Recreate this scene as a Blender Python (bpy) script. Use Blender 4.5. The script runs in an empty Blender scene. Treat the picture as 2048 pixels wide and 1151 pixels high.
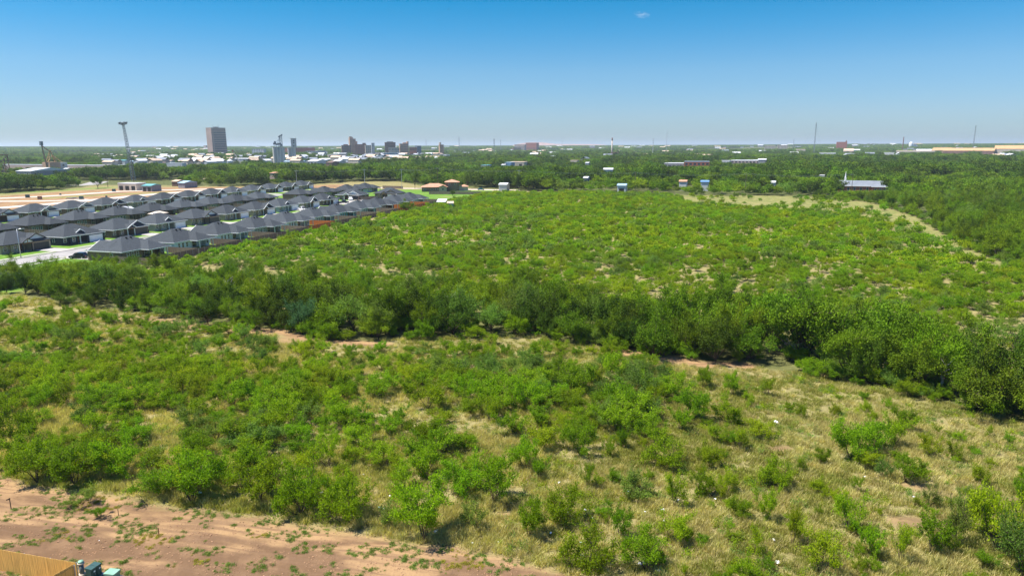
import bpy, math, random
import numpy as np
from mathutils import Vector, Matrix
R = math.radians
sc = bpy.context.scene
COL = sc.collection

# ------------------------------------------------------------------ camera
FPX, CAM_H = 1365.0, 30.0                      # focal length in photo pixels, height of the drone
PITCH, ROLL = math.atan((575.5 - 290) / FPX), R(-0.16)
cam_d = bpy.data.cameras.new('camera')
cam_d.sensor_width = 36.0
cam_d.lens = 36.0 * FPX / 2048.0
cam_d.clip_start, cam_d.clip_end = 0.5, 120000
cam = bpy.data.objects.new('camera', cam_d)
COL.objects.link(cam)
cam.matrix_world = Matrix.Translation((0, 0, CAM_H)) @ Matrix.Rotation(R(90) - PITCH, 4, 'X') @ Matrix.Rotation(ROLL, 4, 'Z')
sc.camera = cam
_m = np.array(cam.matrix_world.to_3x3())
CR, CU, CF = _m[:, 0], _m[:, 1], -_m[:, 2]

def at(px, py, z=0.0):
    """point at height z that the photo shows at pixel (px, py)"""
    d = CF + CR * ((px - 1024) / FPX) + CU * ((575.5 - py) / FPX)
    t = (z - CAM_H) / d[2]
    return np.array([d[0] * t, d[1] * t])

def proj(x, y, z):
    vx, vy, vz = x, y, z - CAM_H
    dz = vx * CF[0] + vy * CF[1] + vz * CF[2]
    return (1024 + FPX * (vx * CR[0] + vy * CR[1] + vz * CR[2]) / dz,
            575.5 - FPX * (vx * CU[0] + vy * CU[1] + vz * CU[2]) / dz)

def depth(x, y, z=0):
    return x * CF[0] + y * CF[1] + (z - CAM_H) * CF[2]

# ------------------------------------------------------------------ sky, sun, exposure
SUN_EL = R(62)
SX, SY = -0.99, -0.10                          # the sun stands high to the left
_n = math.hypot(SX, SY); SX /= _n; SY /= _n
world = bpy.data.worlds.new('World'); sc.world = world
world.use_nodes = True
wn = world.node_tree; wn.nodes.clear()
sky = wn.nodes.new('ShaderNodeTexSky'); sky.sky_type = 'NISHITA'; sky.sun_disc = False
sky.sun_elevation = SUN_EL; sky.sun_rotation = math.atan2(SX, SY)
sky.air_density = 1.0; sky.dust_density = 0.6; sky.ozone_density = 3.0; sky.altitude = 500
bg = wn.nodes.new('ShaderNodeBackground'); bg.inputs['Strength'].default_value = 0.098
tc = wn.nodes.new('ShaderNodeTexCoord'); sep = wn.nodes.new('ShaderNodeSeparateXYZ')
rmp = wn.nodes.new('ShaderNodeValToRGB')       # deepens the clear blue above the hazy horizon
e = rmp.color_ramp.elements
e[0].position = 0.0; e[0].color = (0.385, 0.505, 0.66, 1)
e[1].position = 0.20; e[1].color = (0.014, 0.48, 0.68, 1)
for p_, c_ in ((0.04, (0.41, 0.535, 0.70, 1)), (0.10, (0.34, 0.555, 0.705, 1)), (0.155, (0.14, 0.52, 0.71, 1)), (0.6, (0.30, 0.55, 1.0, 1))):
    q_ = e.new(p_); q_.color = c_
mulc = wn.nodes.new('ShaderNodeMix'); mulc.data_type = 'RGBA'; mulc.blend_type = 'MULTIPLY'; mulc.inputs[0].default_value = 1.0
wo = wn.nodes.new('ShaderNodeOutputWorld')
wn.links.new(tc.outputs['Generated'], sep.inputs[0]); wn.links.new(sep.outputs['Z'], rmp.inputs[0])
wn.links.new(sky.outputs[0], mulc.inputs[6]); wn.links.new(rmp.outputs[0], mulc.inputs[7])
wn.links.new(mulc.outputs[2], bg.inputs['Color']); wn.links.new(bg.outputs[0], wo.inputs[0])

sun_d = bpy.data.lights.new('sun', 'SUN'); sun_d.energy = 4.8; sun_d.angle = R(0.5); sun_d.color = (1.0, 0.95, 0.87)
sun = bpy.data.objects.new('sun', sun_d); COL.objects.link(sun)
sdir = Vector((SX * math.cos(SUN_EL), SY * math.cos(SUN_EL), math.sin(SUN_EL)))
sun.rotation_euler = (-sdir).to_track_quat('-Z', 'Y').to_euler()

sc.view_settings.view_transform = 'Standard'; sc.view_settings.look = 'None'
sc.view_settings.exposure = 0.93; sc.view_settings.gamma = 1.0
sc.cycles.max_bounces = 6; sc.cycles.diffuse_bounces = 3; sc.cycles.transmission_bounces = 3
sc.cycles.glossy_bounces = 2; sc.cycles.transparent_max_bounces = 8; sc.cycles.volume_bounces = 0
sc.cycles.use_adaptive_sampling = True; sc.cycles.use_denoising = True

# ------------------------------------------------------------------ helpers
rng = np.random.default_rng(11)

def _hash(ix, iy, s):
    h = (ix.astype(np.int64) * 374761393 + iy.astype(np.int64) * 668265263 + s * 974634777) & 0x7fffffff
    h = ((h ^ (h >> 13)) * 1274126177) & 0x7fffffff
    return ((h ^ (h >> 16)) & 0xffff) / 65535.0

def vnoise(x, y, s=0):
    x = np.asarray(x, float); y = np.asarray(y, float)
    ix, iy = np.floor(x), np.floor(y); fx, fy = x - ix, y - iy
    fx = fx * fx * (3 - 2 * fx); fy = fy * fy * (3 - 2 * fy)
    a = _hash(ix, iy, s); b = _hash(ix + 1, iy, s); c = _hash(ix, iy + 1, s); d = _hash(ix + 1, iy + 1, s)
    return (a * (1 - fx) + b * fx) * (1 - fy) + (c * (1 - fx) + d * fx) * fy

def fbm(x, y, s=0, o=4):
    v, a, t = 0, 0.5, 0
    for k in range(o):
        v = v + a * vnoise(np.asarray(x) * 2 ** k, np.asarray(y) * 2 ** k, s + k * 17); t += a; a *= 0.5
    return v / t

def inside(px, py, poly):
    px = np.asarray(px, float); py = np.asarray(py, float)
    r = np.zeros(px.shape, bool); n = len(poly)
    for i in range(n):
        x0, y0 = poly[i]; x1, y1 = poly[(i + 1) % n]
        if y0 == y1: continue
        c = ((y0 > py) != (y1 > py)) & (px < (x1 - x0) * (py - y0) / (y1 - y0) + x0)
        r ^= c
    return r

def dist_line(x, y, pts):
    d = np.full(np.shape(x), 1e9)
    for (ax, ay), (bx, by) in zip(pts[:-1], pts[1:]):
        dx, dy = bx - ax, by - ay; L = dx * dx + dy * dy
        t = np.clip(((x - ax) * dx + (y - ay) * dy) / L, 0, 1)
        d = np.minimum(d, np.hypot(x - ax - t * dx, y - ay - t * dy))
    return d

def lane(px, knots):
    return np.interp(px, [k[0] for k in knots], [k[1] for k in knots])

def link(name, me, parent=None, col=None):
    o = bpy.data.objects.new(name, me); (col or COL).objects.link(o)
    if parent is not None: o.parent = parent
    return o

def tag(o, label=None, cat=None, group=None, kind=None):
    if label: o['label'] = label
    if cat: o['category'] = cat
    if group: o['group'] = group
    if kind: o['kind'] = kind
    return o

def thing(name, label, cat, loc=(0, 0, 0), rz=0.0, group=None):
    o = bpy.data.objects.new(name, None); COL.objects.link(o); o.empty_display_size = 0.5
    o.location = loc; o.rotation_euler = (0, 0, rz)
    return tag(o, label, cat, group)

class MB:
    def __init__(s): s.v = []; s.f = []
    def poly(s, *pts):
        n = len(s.v); s.v += [tuple(p) for p in pts]; s.f.append(tuple(range(n, n + len(pts)))); return s
    def box(s, x0, x1, y0, y1, z0, z1):
        n = len(s.v)
        s.v += [(x0, y0, z0), (x1, y0, z0), (x1, y1, z0), (x0, y1, z0), (x0, y0, z1), (x1, y0, z1), (x1, y1, z1), (x0, y1, z1)]
        for f in ((0, 3, 2, 1), (4, 5, 6, 7), (0, 1, 5, 4), (1, 2, 6, 5), (2, 3, 7, 6), (3, 0, 4, 7)): s.f.append(tuple(n + i for i in f))
        return s
    def prism(s, poly, z0, z1, top=True, bottom=False):
        n = len(s.v); k = len(poly)
        s.v += [(x, y, z0) for x, y in poly] + [(x, y, z1) for x, y in poly]
        for i in range(k): s.f.append((n + i, n + (i + 1) % k, n + k + (i + 1) % k, n + k + i))
        if top: s.f.append(tuple(n + k + i for i in range(k)))
        if bottom: s.f.append(tuple(n + k - 1 - i for i in range(k)))
        return s
    def tube(s, pts, rad, n=6, cap=True):
        pts = [Vector(p) for p in pts]; base = len(s.v); m = len(pts)
        for i, p in enumerate(pts):
            d = (pts[min(i + 1, m - 1)] - pts[max(i - 1, 0)]).normalized()
            a = d.orthogonal().normalized() if abs(d.z) < 0.9 else d.cross(Vector((1, 0, 0))).normalized()
            b = d.cross(a); r = rad[i] if isinstance(rad, (list, tuple)) else rad
            for k in range(n):
                t = 2 * math.pi * k / n; s.v.append(tuple(p + a * (r * math.cos(t)) + b * (r * math.sin(t))))
        for i in range(m - 1):
            for k in range(n):
                k2 = (k + 1) % n
                s.f.append((base + i * n + k, base + i * n + k2, base + (i + 1) * n + k2, base + (i + 1) * n + k))
        if cap:
            s.f.append(tuple(base + k for k in range(n))[::-1]); s.f.append(tuple(base + (m - 1) * n + k for k in range(n)))
        return s
    def cone(s, cx, cy, z0, z1, r0, r1, n=16):
        return s.tube([(cx, cy, z0), (cx, cy, z1)], [r0, max(r1, 0.01)], n)
    def build(s, name, mat, parent=None, smooth=False, col=None):
        me = bpy.data.meshes.new(name); me.from_pydata(s.v, [], s.f); me.materials.append(mat)
        if smooth: me.polygons.foreach_set('use_smooth', [True] * len(me.polygons))
        me.update(); return link(name, me, parent, col)

# ------------------------------------------------------------------ materials
def mat_new(name):
    m = bpy.data.materials.new(name); m.use_nodes = True
    nt = m.node_tree; nt.nodes.clear(); out = nt.nodes.new('ShaderNodeOutputMaterial')
    return m, nt, out

def N(nt, t, **kw):
    n = nt.nodes.new(t)
    for k, v in kw.items(): setattr(n, k, v)
    return n

def mixc(nt, fac, a, b, mode='MIX'):
    m = N(nt, 'ShaderNodeMix', data_type='RGBA', blend_type=mode)
    for i, v in ((0, fac), (6, a), (7, b)):
        if hasattr(v, 'is_linked'): nt.links.new(v, m.inputs[i])
        else: m.inputs[i].default_value = v if i == 0 else (*v, 1)
    return m.outputs[2]

def noise(nt, scale, detail=4, rough=0.6, coord='pos', stretch=None, turn=0.0):
    tx = N(nt, 'ShaderNodeTexNoise'); tx.inputs['Scale'].default_value = scale
    tx.inputs['Detail'].default_value = detail; tx.inputs['Roughness'].default_value = rough
    if coord == 'pos': src = N(nt, 'ShaderNodeNewGeometry').outputs['Position']
    else: src = N(nt, 'ShaderNodeTexCoord').outputs['Object']
    if stretch:
        mp = N(nt, 'ShaderNodeMapping'); mp.inputs['Scale'].default_value = stretch
        nt.links.new(src, mp.inputs[0]); src = mp.outputs[0]
    if turn:
        mr = N(nt, 'ShaderNodeVectorRotate', rotation_type='Z_AXIS'); mr.inputs['Angle'].default_value = turn
        lk = mp.inputs[0].links[0].from_socket; nt.links.new(lk, mr.inputs['Vector']); nt.links.new(mr.outputs[0], mp.inputs[0])
    nt.links.new(src, tx.inputs['Vector']); return tx.outputs['Fac']

def ramp(nt, src, p0, p1):
    r = N(nt, 'ShaderNodeMapRange', interpolation_type='SMOOTHSTEP'); r.inputs[1].default_value = p0; r.inputs[2].default_value = p1
    nt.links.new(src, r.inputs[0]); return r.outputs[0]

def math_(nt, op, a, b):
    m = N(nt, 'ShaderNodeMath', operation=op)
    for i, v in ((0, a), (1, b)):
        if hasattr(v, 'is_linked'): nt.links.new(v, m.inputs[i])
        else: m.inputs[i].default_value = v
    return m.outputs[0]

def surf(name, c, var=0.12, scale=1.5, rough=0.8, spec=0.3, bump=0.0, bscale=20, metal=0.0, stretch=None, c2=None, objvar=0.0):
    m, nt, out = mat_new(name); p = N(nt, 'ShaderNodeBsdfPrincipled')
    n = noise(nt, scale, 5, 0.65, 'obj', stretch)
    f = ramp(nt, n, 0.3, 0.7)
    lo = c2 if c2 else tuple(v * (1 - var) for v in c); hi = c if c2 else tuple(min(1, v * (1 + var)) for v in c)
    col = mixc(nt, f, lo, hi)
    if objvar:
        oi = N(nt, 'ShaderNodeObjectInfo').outputs['Random']
        g = math_(nt, 'MULTIPLY_ADD', oi, objvar); nt.nodes[-1].inputs[2].default_value = 1 - objvar / 2
        cc = N(nt, 'ShaderNodeCombineColor')
        for i in range(3): nt.links.new(g, cc.inputs[i])
        col = mixc(nt, 1.0, col, cc.outputs[0], 'MULTIPLY')
    nt.links.new(col, p.inputs['Base Color'])
    p.inputs['Roughness'].default_value = rough; p.inputs['Specular IOR Level'].default_value = spec; p.inputs['Metallic'].default_value = metal
    if bump:
        b = N(nt, 'ShaderNodeBump'); b.inputs['Strength'].default_value = bump; b.inputs['Distance'].default_value = 0.05
        nt.links.new(noise(nt, bscale, 4, 0.6, 'obj', stretch), b.inputs['Height']); nt.links.new(b.outputs[0], p.inputs['Normal'])
    nt.links.new(p.outputs[0], out.inputs[0]); return m

def leafmat(name, c1, c2, trans=0.45):
    """leaves: each leaf and each plant a little different"""
    m, nt, out = mat_new(name); g = N(nt, 'ShaderNodeNewGeometry'); oi = N(nt, 'ShaderNodeObjectInfo')
    col = mixc(nt, g.outputs['Random Per Island'], c1, c2)
    hs = N(nt, 'ShaderNodeHueSaturation')
    h = N(nt, 'ShaderNodeMapRange'); h.inputs[3].default_value = 0.485; h.inputs[4].default_value = 0.518
    nt.links.new(oi.outputs['Random'], h.inputs[0]); nt.links.new(h.outputs[0], hs.inputs['Hue'])
    r2 = math_(nt, 'FRACT', math_(nt, 'MULTIPLY', oi.outputs['Random'], 7.31), 0)
    v = N(nt, 'ShaderNodeMapRange'); v.inputs[3].default_value = 0.72; v.inputs[4].default_value = 1.25
    nt.links.new(r2, v.inputs[0]); nt.links.new(v.outputs[0], hs.inputs['Value'])
    nt.links.new(col, hs.inputs['Color'])
    d = N(nt, 'ShaderNodeBsdfPrincipled'); d.inputs['Roughness'].default_value = 0.6; d.inputs['Specular IOR Level'].default_value = 0.08
    t = N(nt, 'ShaderNodeBsdfTranslucent'); mx = N(nt, 'ShaderNodeMixShader'); mx.inputs[0].default_value = trans
    tcol = mixc(nt, 1.0, hs.outputs[0], (1.15, 1.2, 0.5), 'MULTIPLY')
    nt.links.new(hs.outputs[0], d.inputs['Base Color']); nt.links.new(tcol, t.inputs['Color'])
    nt.links.new(d.outputs[0], mx.inputs[1]); nt.links.new(t.outputs[0], mx.inputs[2]); nt.links.new(mx.outputs[0], out.inputs[0])
    return m

M = {}
M['mesq'] = leafmat('mesquite_leaf', (0.140, 0.248, 0.005), (0.255, 0.390, 0.010))
M['mesq_y'] = leafmat('mesquite_young_leaf', (0.200, 0.300, 0.005), (0.315, 0.405, 0.012))
M['mesq_g'] = leafmat('mesquite_grey_leaf', (0.130, 0.215, 0.026), (0.215, 0.315, 0.050))
M['oak'] = leafmat('hackberry_leaf', (0.080, 0.146, 0.005), (0.172, 0.268, 0.010), 0.3)
M['oak_d'] = leafmat('dark_leaf', (0.046, 0.088, 0.006), (0.104, 0.170, 0.012), 0.25)
M['oak_y'] = leafmat('light_leaf', (0.130, 0.215, 0.005), (0.230, 0.330, 0.011), 0.35)
M['oak_b'] = leafmat('bluish_leaf', (0.060, 0.125, 0.045), (0.110, 0.200, 0.070), 0.25)
M['bark'] = surf('bark', (0.085, 0.062, 0.045), 0.4, 6, 0.95, 0.1)
M['bark_grey'] = surf('grey_bark', (0.30, 0.27, 0.24), 0.3, 4, 0.95, 0.1)
M['straw'] = leafmat('straw_blade', (0.40, 0.35, 0.125), (0.66, 0.585, 0.26), 0.45)
M['olive'] = leafmat('olive_blade', (0.26, 0.275, 0.055), (0.44, 0.42, 0.12), 0.45)
M['weed'] = leafmat('weed_leaf', (0.10, 0.17, 0.03), (0.20, 0.29, 0.05), 0.3)
M['weed_y'] = leafmat('yellow_weed_leaf', (0.22, 0.23, 0.03), (0.40, 0.34, 0.03), 0.3)
M['shingle'] = surf('asphalt_shingle', (0.047, 0.055, 0.061), 0.28, 3.0, 0.9, 0.25, 0.5, 14, objvar=0.35)
M['brick_tan'] = surf('tan_brick', (0.40, 0.31, 0.23), 0.25, 5, 0.9, 0.2, 0.3, 30)
M['brick_brown'] = surf('brown_brick', (0.19, 0.125, 0.09), 0.3, 5, 0.9, 0.2, 0.3, 30)
M['brick_grey'] = surf('greige_brick', (0.34, 0.32, 0.28), 0.2, 5, 0.9, 0.2, 0.3, 30)
M['navy'] = surf('navy_siding', (0.018, 0.032, 0.055), 0.2, 3, 0.7, 0.3)
M['white_siding'] = surf('white_siding', (0.62, 0.66, 0.68), 0.06, 2, 0.6, 0.3)
M['grey_siding'] = surf('grey_siding', (0.40, 0.43, 0.45), 0.08, 2, 0.7, 0.3)
M['teal_siding'] = surf('teal_siding', (0.10, 0.30, 0.34), 0.1, 2, 0.7, 0.3)
M['trim_white'] = surf('white_trim', (0.74, 0.73, 0.70), 0.05, 2, 0.5, 0.4)
M['trim_dark'] = surf('dark_trim', (0.03, 0.028, 0.027), 0.2, 2, 0.6, 0.3)
M['door_white'] = surf('white_door', (0.78, 0.78, 0.77), 0.03, 2, 0.5, 0.4)
M['door_dark'] = surf('dark_door', (0.045, 0.040, 0.038), 0.1, 2, 0.5, 0.4)
M['glass'] = surf('window_glass', (0.035, 0.05, 0.055), 0.3, 1, 0.08, 0.6)
M['black'] = surf('black_plastic', (0.015, 0.015, 0.016), 0.1, 4, 0.5, 0.4)
M['concrete'] = surf('concrete', (0.43, 0.395, 0.35), 0.10, 0.25, 0.9, 0.2, 0.2, 12)
M['street'] = surf('street', (0.32, 0.30, 0.28), 0.12, 0.15, 0.9, 0.2, 0.2, 10)
M['newroad'] = surf('caliche_road', (0.56, 0.47, 0.385), 0.08, 0.1, 0.9, 0.2)
M['cedar'] = surf('new_cedar', (0.68, 0.41, 0.11), 0.22, 1.2, 0.75, 0.25, 0.3, 6, stretch=(7, 7, 0.5))
M['fence_brown'] = surf('weathered_fence', (0.20, 0.15, 0.115), 0.3, 1.2, 0.85, 0.2, 0.3, 6, stretch=(5, 5, 0.5), objvar=0.3)
M['fence_orange'] = surf('stained_fence', (0.44, 0.135, 0.035), 0.2, 1.2, 0.8, 0.2, 0.3, 6, stretch=(5, 5, 0.5))
M['galv'] = surf('galvanised_steel', (0.50, 0.52, 0.54), 0.12, 2, 0.4, 0.5, metal=0.6)
M['steel_dark'] = surf('grey_steel', (0.16, 0.19, 0.21), 0.2, 1, 0.5, 0.5)
M['rust'] = surf('rusty_steel', (0.30, 0.17, 0.095), 0.35, 0.5, 0.8, 0.3)
M['yellow_steel'] = surf('ochre_steel', (0.52, 0.35, 0.14), 0.25, 0.5, 0.7, 0.3)
M['wood_pole'] = surf('pole_wood', (0.115, 0.085, 0.065), 0.3, 2, 0.9, 0.1)
M['box_dark'] = surf('dark_green_paint', (0.035, 0.085, 0.075), 0.12, 2, 0.5, 0.4, bump=0.1)
M['box_light'] = surf('pale_green_paint', (0.23, 0.42, 0.30), 0.12, 2, 0.55, 0.4, bump=0.1)
M['paper'] = surf('white_plastic', (0.80, 0.82, 0.82), 0.08, 5, 0.5, 0.4)
M['paper_b'] = surf('pale_blue_plastic', (0.42, 0.62, 0.70), 0.15, 5, 0.5, 0.4)
M['carwhite'] = surf('white_car_paint', (0.78, 0.78, 0.78), 0.02, 1, 0.25, 0.5)
M['carblack'] = surf('black_car_paint', (0.012, 0.016, 0.024), 0.05, 1, 0.15, 0.6)
M['carteal'] = surf('teal_car_paint', (0.03, 0.16, 0.17), 0.05, 1, 0.25, 0.5)
M['tyre'] = surf('rubber', (0.02, 0.02, 0.02), 0.1, 4, 0.9, 0.2)
M['carglass'] = surf('car_glass', (0.02, 0.025, 0.03), 0.1, 1, 0.05, 0.7)
M['lamp_red'] = surf('red_lens', (0.5, 0.02, 0.02), 0.1, 3, 0.3, 0.5)
M['roof_white'] = surf('white_metal_roof', (0.66, 0.66, 0.65), 0.07, 0.15, 0.45, 0.4)
M['roof_grey'] = surf('grey_metal_roof', (0.20, 0.22, 0.245), 0.12, 0.2, 0.5, 0.4)
M['roof_blue'] = surf('pale_blue_roof', (0.36, 0.50, 0.60), 0.1, 0.2, 0.5, 0.4)
M['roof_orange'] = surf('orange_roof', (0.56, 0.33, 0.15), 0.12, 0.1, 0.7, 0.3)
M['roof_tan'] = surf('tan_roof', (0.56, 0.42, 0.30), 0.12, 0.2, 0.8, 0.3)
M['roof_terra'] = surf('terracotta_roof', (0.50, 0.27, 0.17), 0.18, 0.6, 0.85, 0.2)
M['roof_teal'] = surf('teal_roof', (0.13, 0.36, 0.36), 0.12, 0.2, 0.5, 0.4)
M['roof_brown'] = surf('brown_roof', (0.16, 0.105, 0.085), 0.2, 0.2, 0.8, 0.3)
M['wall_white'] = surf('white_wall', (0.50, 0.51, 0.52), 0.1, 0.2, 0.7, 0.3)
M['wall_grey'] = surf('grey_wall', (0.28, 0.27, 0.285), 0.15, 0.3, 0.8, 0.3, stretch=(4, 4, 0.3))
M['wall_beige'] = surf('beige_wall', (0.50, 0.43, 0.35), 0.12, 0.2, 0.8, 0.3)
M['wall_brick'] = surf('red_brick_wall', (0.34, 0.115, 0.075), 0.2, 0.6, 0.9, 0.2)
M['wall_brown'] = surf('brown_brick_wall', (0.20, 0.115, 0.09), 0.2, 0.1, 0.9, 0.2)
M['wall_tan'] = surf('tan_brick_wall', (0.46, 0.29, 0.19), 0.15, 0.1, 0.9, 0.2)
M['wall_pink'] = surf('pinkish_stone', (0.44, 0.33, 0.29), 0.1, 0.05, 0.8, 0.3)
M['wall_blue'] = surf('blue_wall', (0.14, 0.27, 0.46), 0.1, 0.3, 0.6, 0.3)
M['wall_navy'] = surf('dark_blue_glass_wall', (0.05, 0.09, 0.15), 0.2, 0.1, 0.3, 0.5)
M['silo'] = surf('silo_concrete', (0.50, 0.48, 0.45), 0.22, 0.15, 0.9, 0.2, stretch=(1, 1, 0.15))
M['tower_stone'] = surf('brownish_pink_stone', (0.33, 0.235, 0.195), 0.1, 0.05, 0.8, 0.3)
M['window_band'] = surf('window_band', (0.035, 0.045, 0.07), 0.3, 0.2, 0.15, 0.6)
M['canvas'] = surf('tan_canvas', (0.62, 0.53, 0.42), 0.06, 2, 0.8, 0.2)
M['soil_mound'] = surf('reddish_mound_soil', (0.40, 0.24, 0.19), 0.2, 0.01, 0.95, 0.1)
M['timber'] = surf('stained_timber', (0.25, 0.11, 0.05), 0.25, 3, 0.7, 0.3)

# ------------------------------------------------------------------ where things lie
U2 = np.array([0.283, 0.959]); U2 /= np.linalg.norm(U2); V2 = np.array([U2[1], -U2[0]])   # along the streets, across them
def uv(u, v): return U2 * u + V2 * v
ANG_U = math.atan2(U2[1], U2[0])
DIRT_EDGE = [(-300, 880), (-60, 925), (0, 945), (60, 970), (200, 988), (330, 1008), (520, 1032), (660, 1050), (760, 1068), (850, 1086), (905, 1094), (1000, 1118), (1130, 1148), (1300, 1190)]
dirt_poly = [tuple(at(*p)) for p in DIRT_EDGE] + [(12, 20), (-120, 20), (-140, 50)]
TRACK1 = [tuple(at(*p)) for p in ((215, 634), (330, 642), (450, 658), (560, 663), (640, 683), (770, 690))]
TRACK2 = [tuple(at(*p)) for p in ((1250, 704), (1320, 713), (1400, 726), (1490, 731))]
PATCHES = [(590, 680, 45, 9), (1010, 1030, 26, 9), (1820, 972, 34, 6), (1870, 990, 28, 5), (1560, 897, 30, 5), (1100, 1090, 8, 28), (1830, 1045, 60, 14), (1330, 910, 20, 5)]
BELT_FRONT = [(-120, 570), (20, 590), (130, 605), (230, 622), (330, 632), (430, 652), (560, 657), (640, 677), (740, 683), (860, 678), (960, 674), (1050, 668), (1180, 692), (1300, 707), (1420, 726), (1500, 730), (1570, 742), (1650, 752), (1760, 777), (1870, 803), (2000, 832), (2150, 870), (2700, 1040)]
WOOD_R = [(1700, 400), (1740, 405), (1770, 415), (1830, 432), (1870, 457), (1930, 492), (1990, 517), (2048, 547), (2150, 590), (2800, 800)]
FIELD_TOP = [(985, 386), (1100, 384), (1250, 386), (1370, 391), (1550, 392), (1660, 396), (1700, 400)]
WOOD_LINE = [(-400, 400), (0, 386), (100, 381), (165, 375), (180, 371), (300, 371), (455, 373), (560, 371), (640, 367), (700, 363), (800, 363), (850, 374), (910, 374), (1000, 380), (1100, 384), (1250, 386), (1370, 391), (1550, 392), (1660, 396), (1700, 400), (1740, 405), (1770, 415), (1830, 432), (1870, 457), (1930, 492), (1990, 517), (2048, 547), (2400, 720)]
tan_poly = [tuple(at(*p)) for p in ((1355, 391), (1550, 392), (1660, 396), (1700, 400), (1740, 405), (1770, 415), (1835, 434), (1868, 456), (1925, 490), (1985, 516), (2040, 545), (2000, 545), (1925, 512), (1856, 480), (1795, 456), (1742, 440), (1640, 427), (1500, 417), (1375, 410))]
red_poly = [tuple(at(*p)) for p in ((-300, 402), (0, 392), (120, 384), (300, 374), (480, 374), (600, 372), (690, 368), (700, 375), (640, 380), (560, 382), (480, 384), (440, 386), (300, 400), (100, 425), (-300, 470))]
GREENSTRIP = [tuple(at(*p)) for p in ((95, 396), (200, 390), (330, 384.5))]
VERGE = [tuple(at(*p)) for p in ((-100, 391), (60, 384), (160, 378), (215, 375))]
LAWN2 = [tuple(at(*p)) for p in ((800, 379), (880, 390), (985, 390), (985, 381))]
ROADF = [tuple(at(*p)) for p in ((700, 374), (800, 376.5), (860, 377), (900, 378), (985, 379.5), (1015, 380))]

def smooth(e0, e1, x):
    t = np.clip((x - e0) / (e1 - e0), 0, 1); return t * t * (3 - 2 * t)

def masks(x, y):
    """dirt, lawn, dry grass and woodland floor at a place"""
    x = np.asarray(x, float); y = np.asarray(y, float)
    n1 = fbm(x / 9, y / 9, 3); n2 = fbm(x / 2.5, y / 2.5, 8)
    w = (n1 - 0.5) * 3 + (n2 - 0.5) * 2.2
    edge = [dirt_poly[i] for i in range(len(DIRT_EDGE))]
    ind = inside(x, y, dirt_poly); d = dist_line(x, y, edge)
    sd = np.where(ind, d, -d) + w * 0.55
    dirt = smooth(-0.45, 0.55, sd)
    for tr, wd in ((TRACK1, 1.5), (TRACK2, 1.7)):
        dirt = np.maximum(dirt, smooth(0.6, -0.6, dist_line(x, y, tr) - wd - w * 0.5))
    for px, py, rx, ry in PATCHES:
        c = at(px, py); a = at(px + rx, py) - c; b = at(px, py + ry) - c
        q = ((x - c[0]) / max(abs(a[0]), 0.3)) ** 2 + ((y - c[1]) / max(abs(b[1]), 0.3)) ** 2
        dirt = np.maximum(dirt, 0.75 * smooth(1.5, 0.3, q + w * 0.5))
    u = x * U2[0] + y * U2[1]; v = x * V2[0] + y * V2[1]
    lots = smooth(-2, 2, v + 292) * smooth(2, -2, v + 140.5) * smooth(-2, 2, u - 60) * smooth(3, -3, u - 436)
    red = np.where(inside(x, y, red_poly), 1.0, 0.0) * (1 - lots)
    strip = smooth(7, 4, dist_line(x, y, GREENSTRIP) + w) * 0.8
    red = red * (1 - strip) * smooth(4, 9, dist_line(x, y, VERGE) + w)
    dirt = np.maximum(dirt, red)
    lawn = np.maximum(lots, np.where(inside(x, y, LAWN2), 1.0, 0.0))
    lawn = np.maximum(lawn, np.maximum(strip, smooth(9, 6, dist_line(x, y, VERGE) + w)) * 0.6)
    dry = smooth(-3, 3, np.where(inside(x, y, tan_poly), 1, -1) * dist_line(x, y, tan_poly + tan_poly[:1]) + w * 1.5)
    ds = np.hypot(x, y)
    px, py = proj(x, np.maximum(y, 20), 0 * x)
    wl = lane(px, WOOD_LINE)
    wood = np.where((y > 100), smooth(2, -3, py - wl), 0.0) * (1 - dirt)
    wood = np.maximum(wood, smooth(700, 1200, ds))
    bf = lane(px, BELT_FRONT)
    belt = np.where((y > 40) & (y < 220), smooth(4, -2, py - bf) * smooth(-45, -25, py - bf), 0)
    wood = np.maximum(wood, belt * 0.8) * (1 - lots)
    return dirt, lawn, dry, wood

def height(x, y):
    x = np.asarray(x, float); y = np.asarray(y, float)
    k = smooth(150, 110, np.hypot(x, y)); D = np.hypot(x, y)
    rise = smooth(1900, 5200, D) * (13 + 7 * smooth(.25, .5, x / np.maximum(y, 1)) + 5 * smooth(-.55, -.7, x / np.maximum(y, 1))) * np.where(y > 0, 1, 0)
    return rise + k * ((fbm(x / 6, y / 6, 21) - 0.5) * 0.5 + (fbm(x / 1.3, y / 1.3, 29, 3) - 0.5) * 0.16)

# ------------------------------------------------------------------ ground: one sheet to the horizon
def axis(parts):
    r = [parts[0][0]]
    for a, b, st in parts:
        n = max(1, int(round((b - a) / st))); r += list(np.linspace(a, b, n + 1)[1:])
    return np.array(r)
geo = list(np.geomspace(420, 60000, 26))
xs = np.array(sorted([-g for g in geo] + list(axis([(-415, -75, 3.4), (-75, 78, 0.7), (78, 415, 3.4)])) + geo))
ys = np.array(sorted([-4000, -500, -60, 0, 20] + list(axis([(25, 112, 0.7), (112, 150, 1.5), (150, 600, 3.4)])) + list(np.geomspace(640, 60000, 26))))
X, Y = np.meshgrid(xs, ys); x, y = X.ravel(), Y.ravel()
z = height(x, y)
me = bpy.data.meshes.new('ground')
nx, ny = len(xs), len(ys)
idx = np.arange(nx * ny).reshape(ny, nx)
quads = np.stack([idx[:-1, :-1], idx[:-1, 1:], idx[1:, 1:], idx[1:, :-1]], -1).reshape(-1, 4)
me.vertices.add(nx * ny); me.vertices.foreach_set('co', np.stack([x, y, z], 1).ravel())
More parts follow.
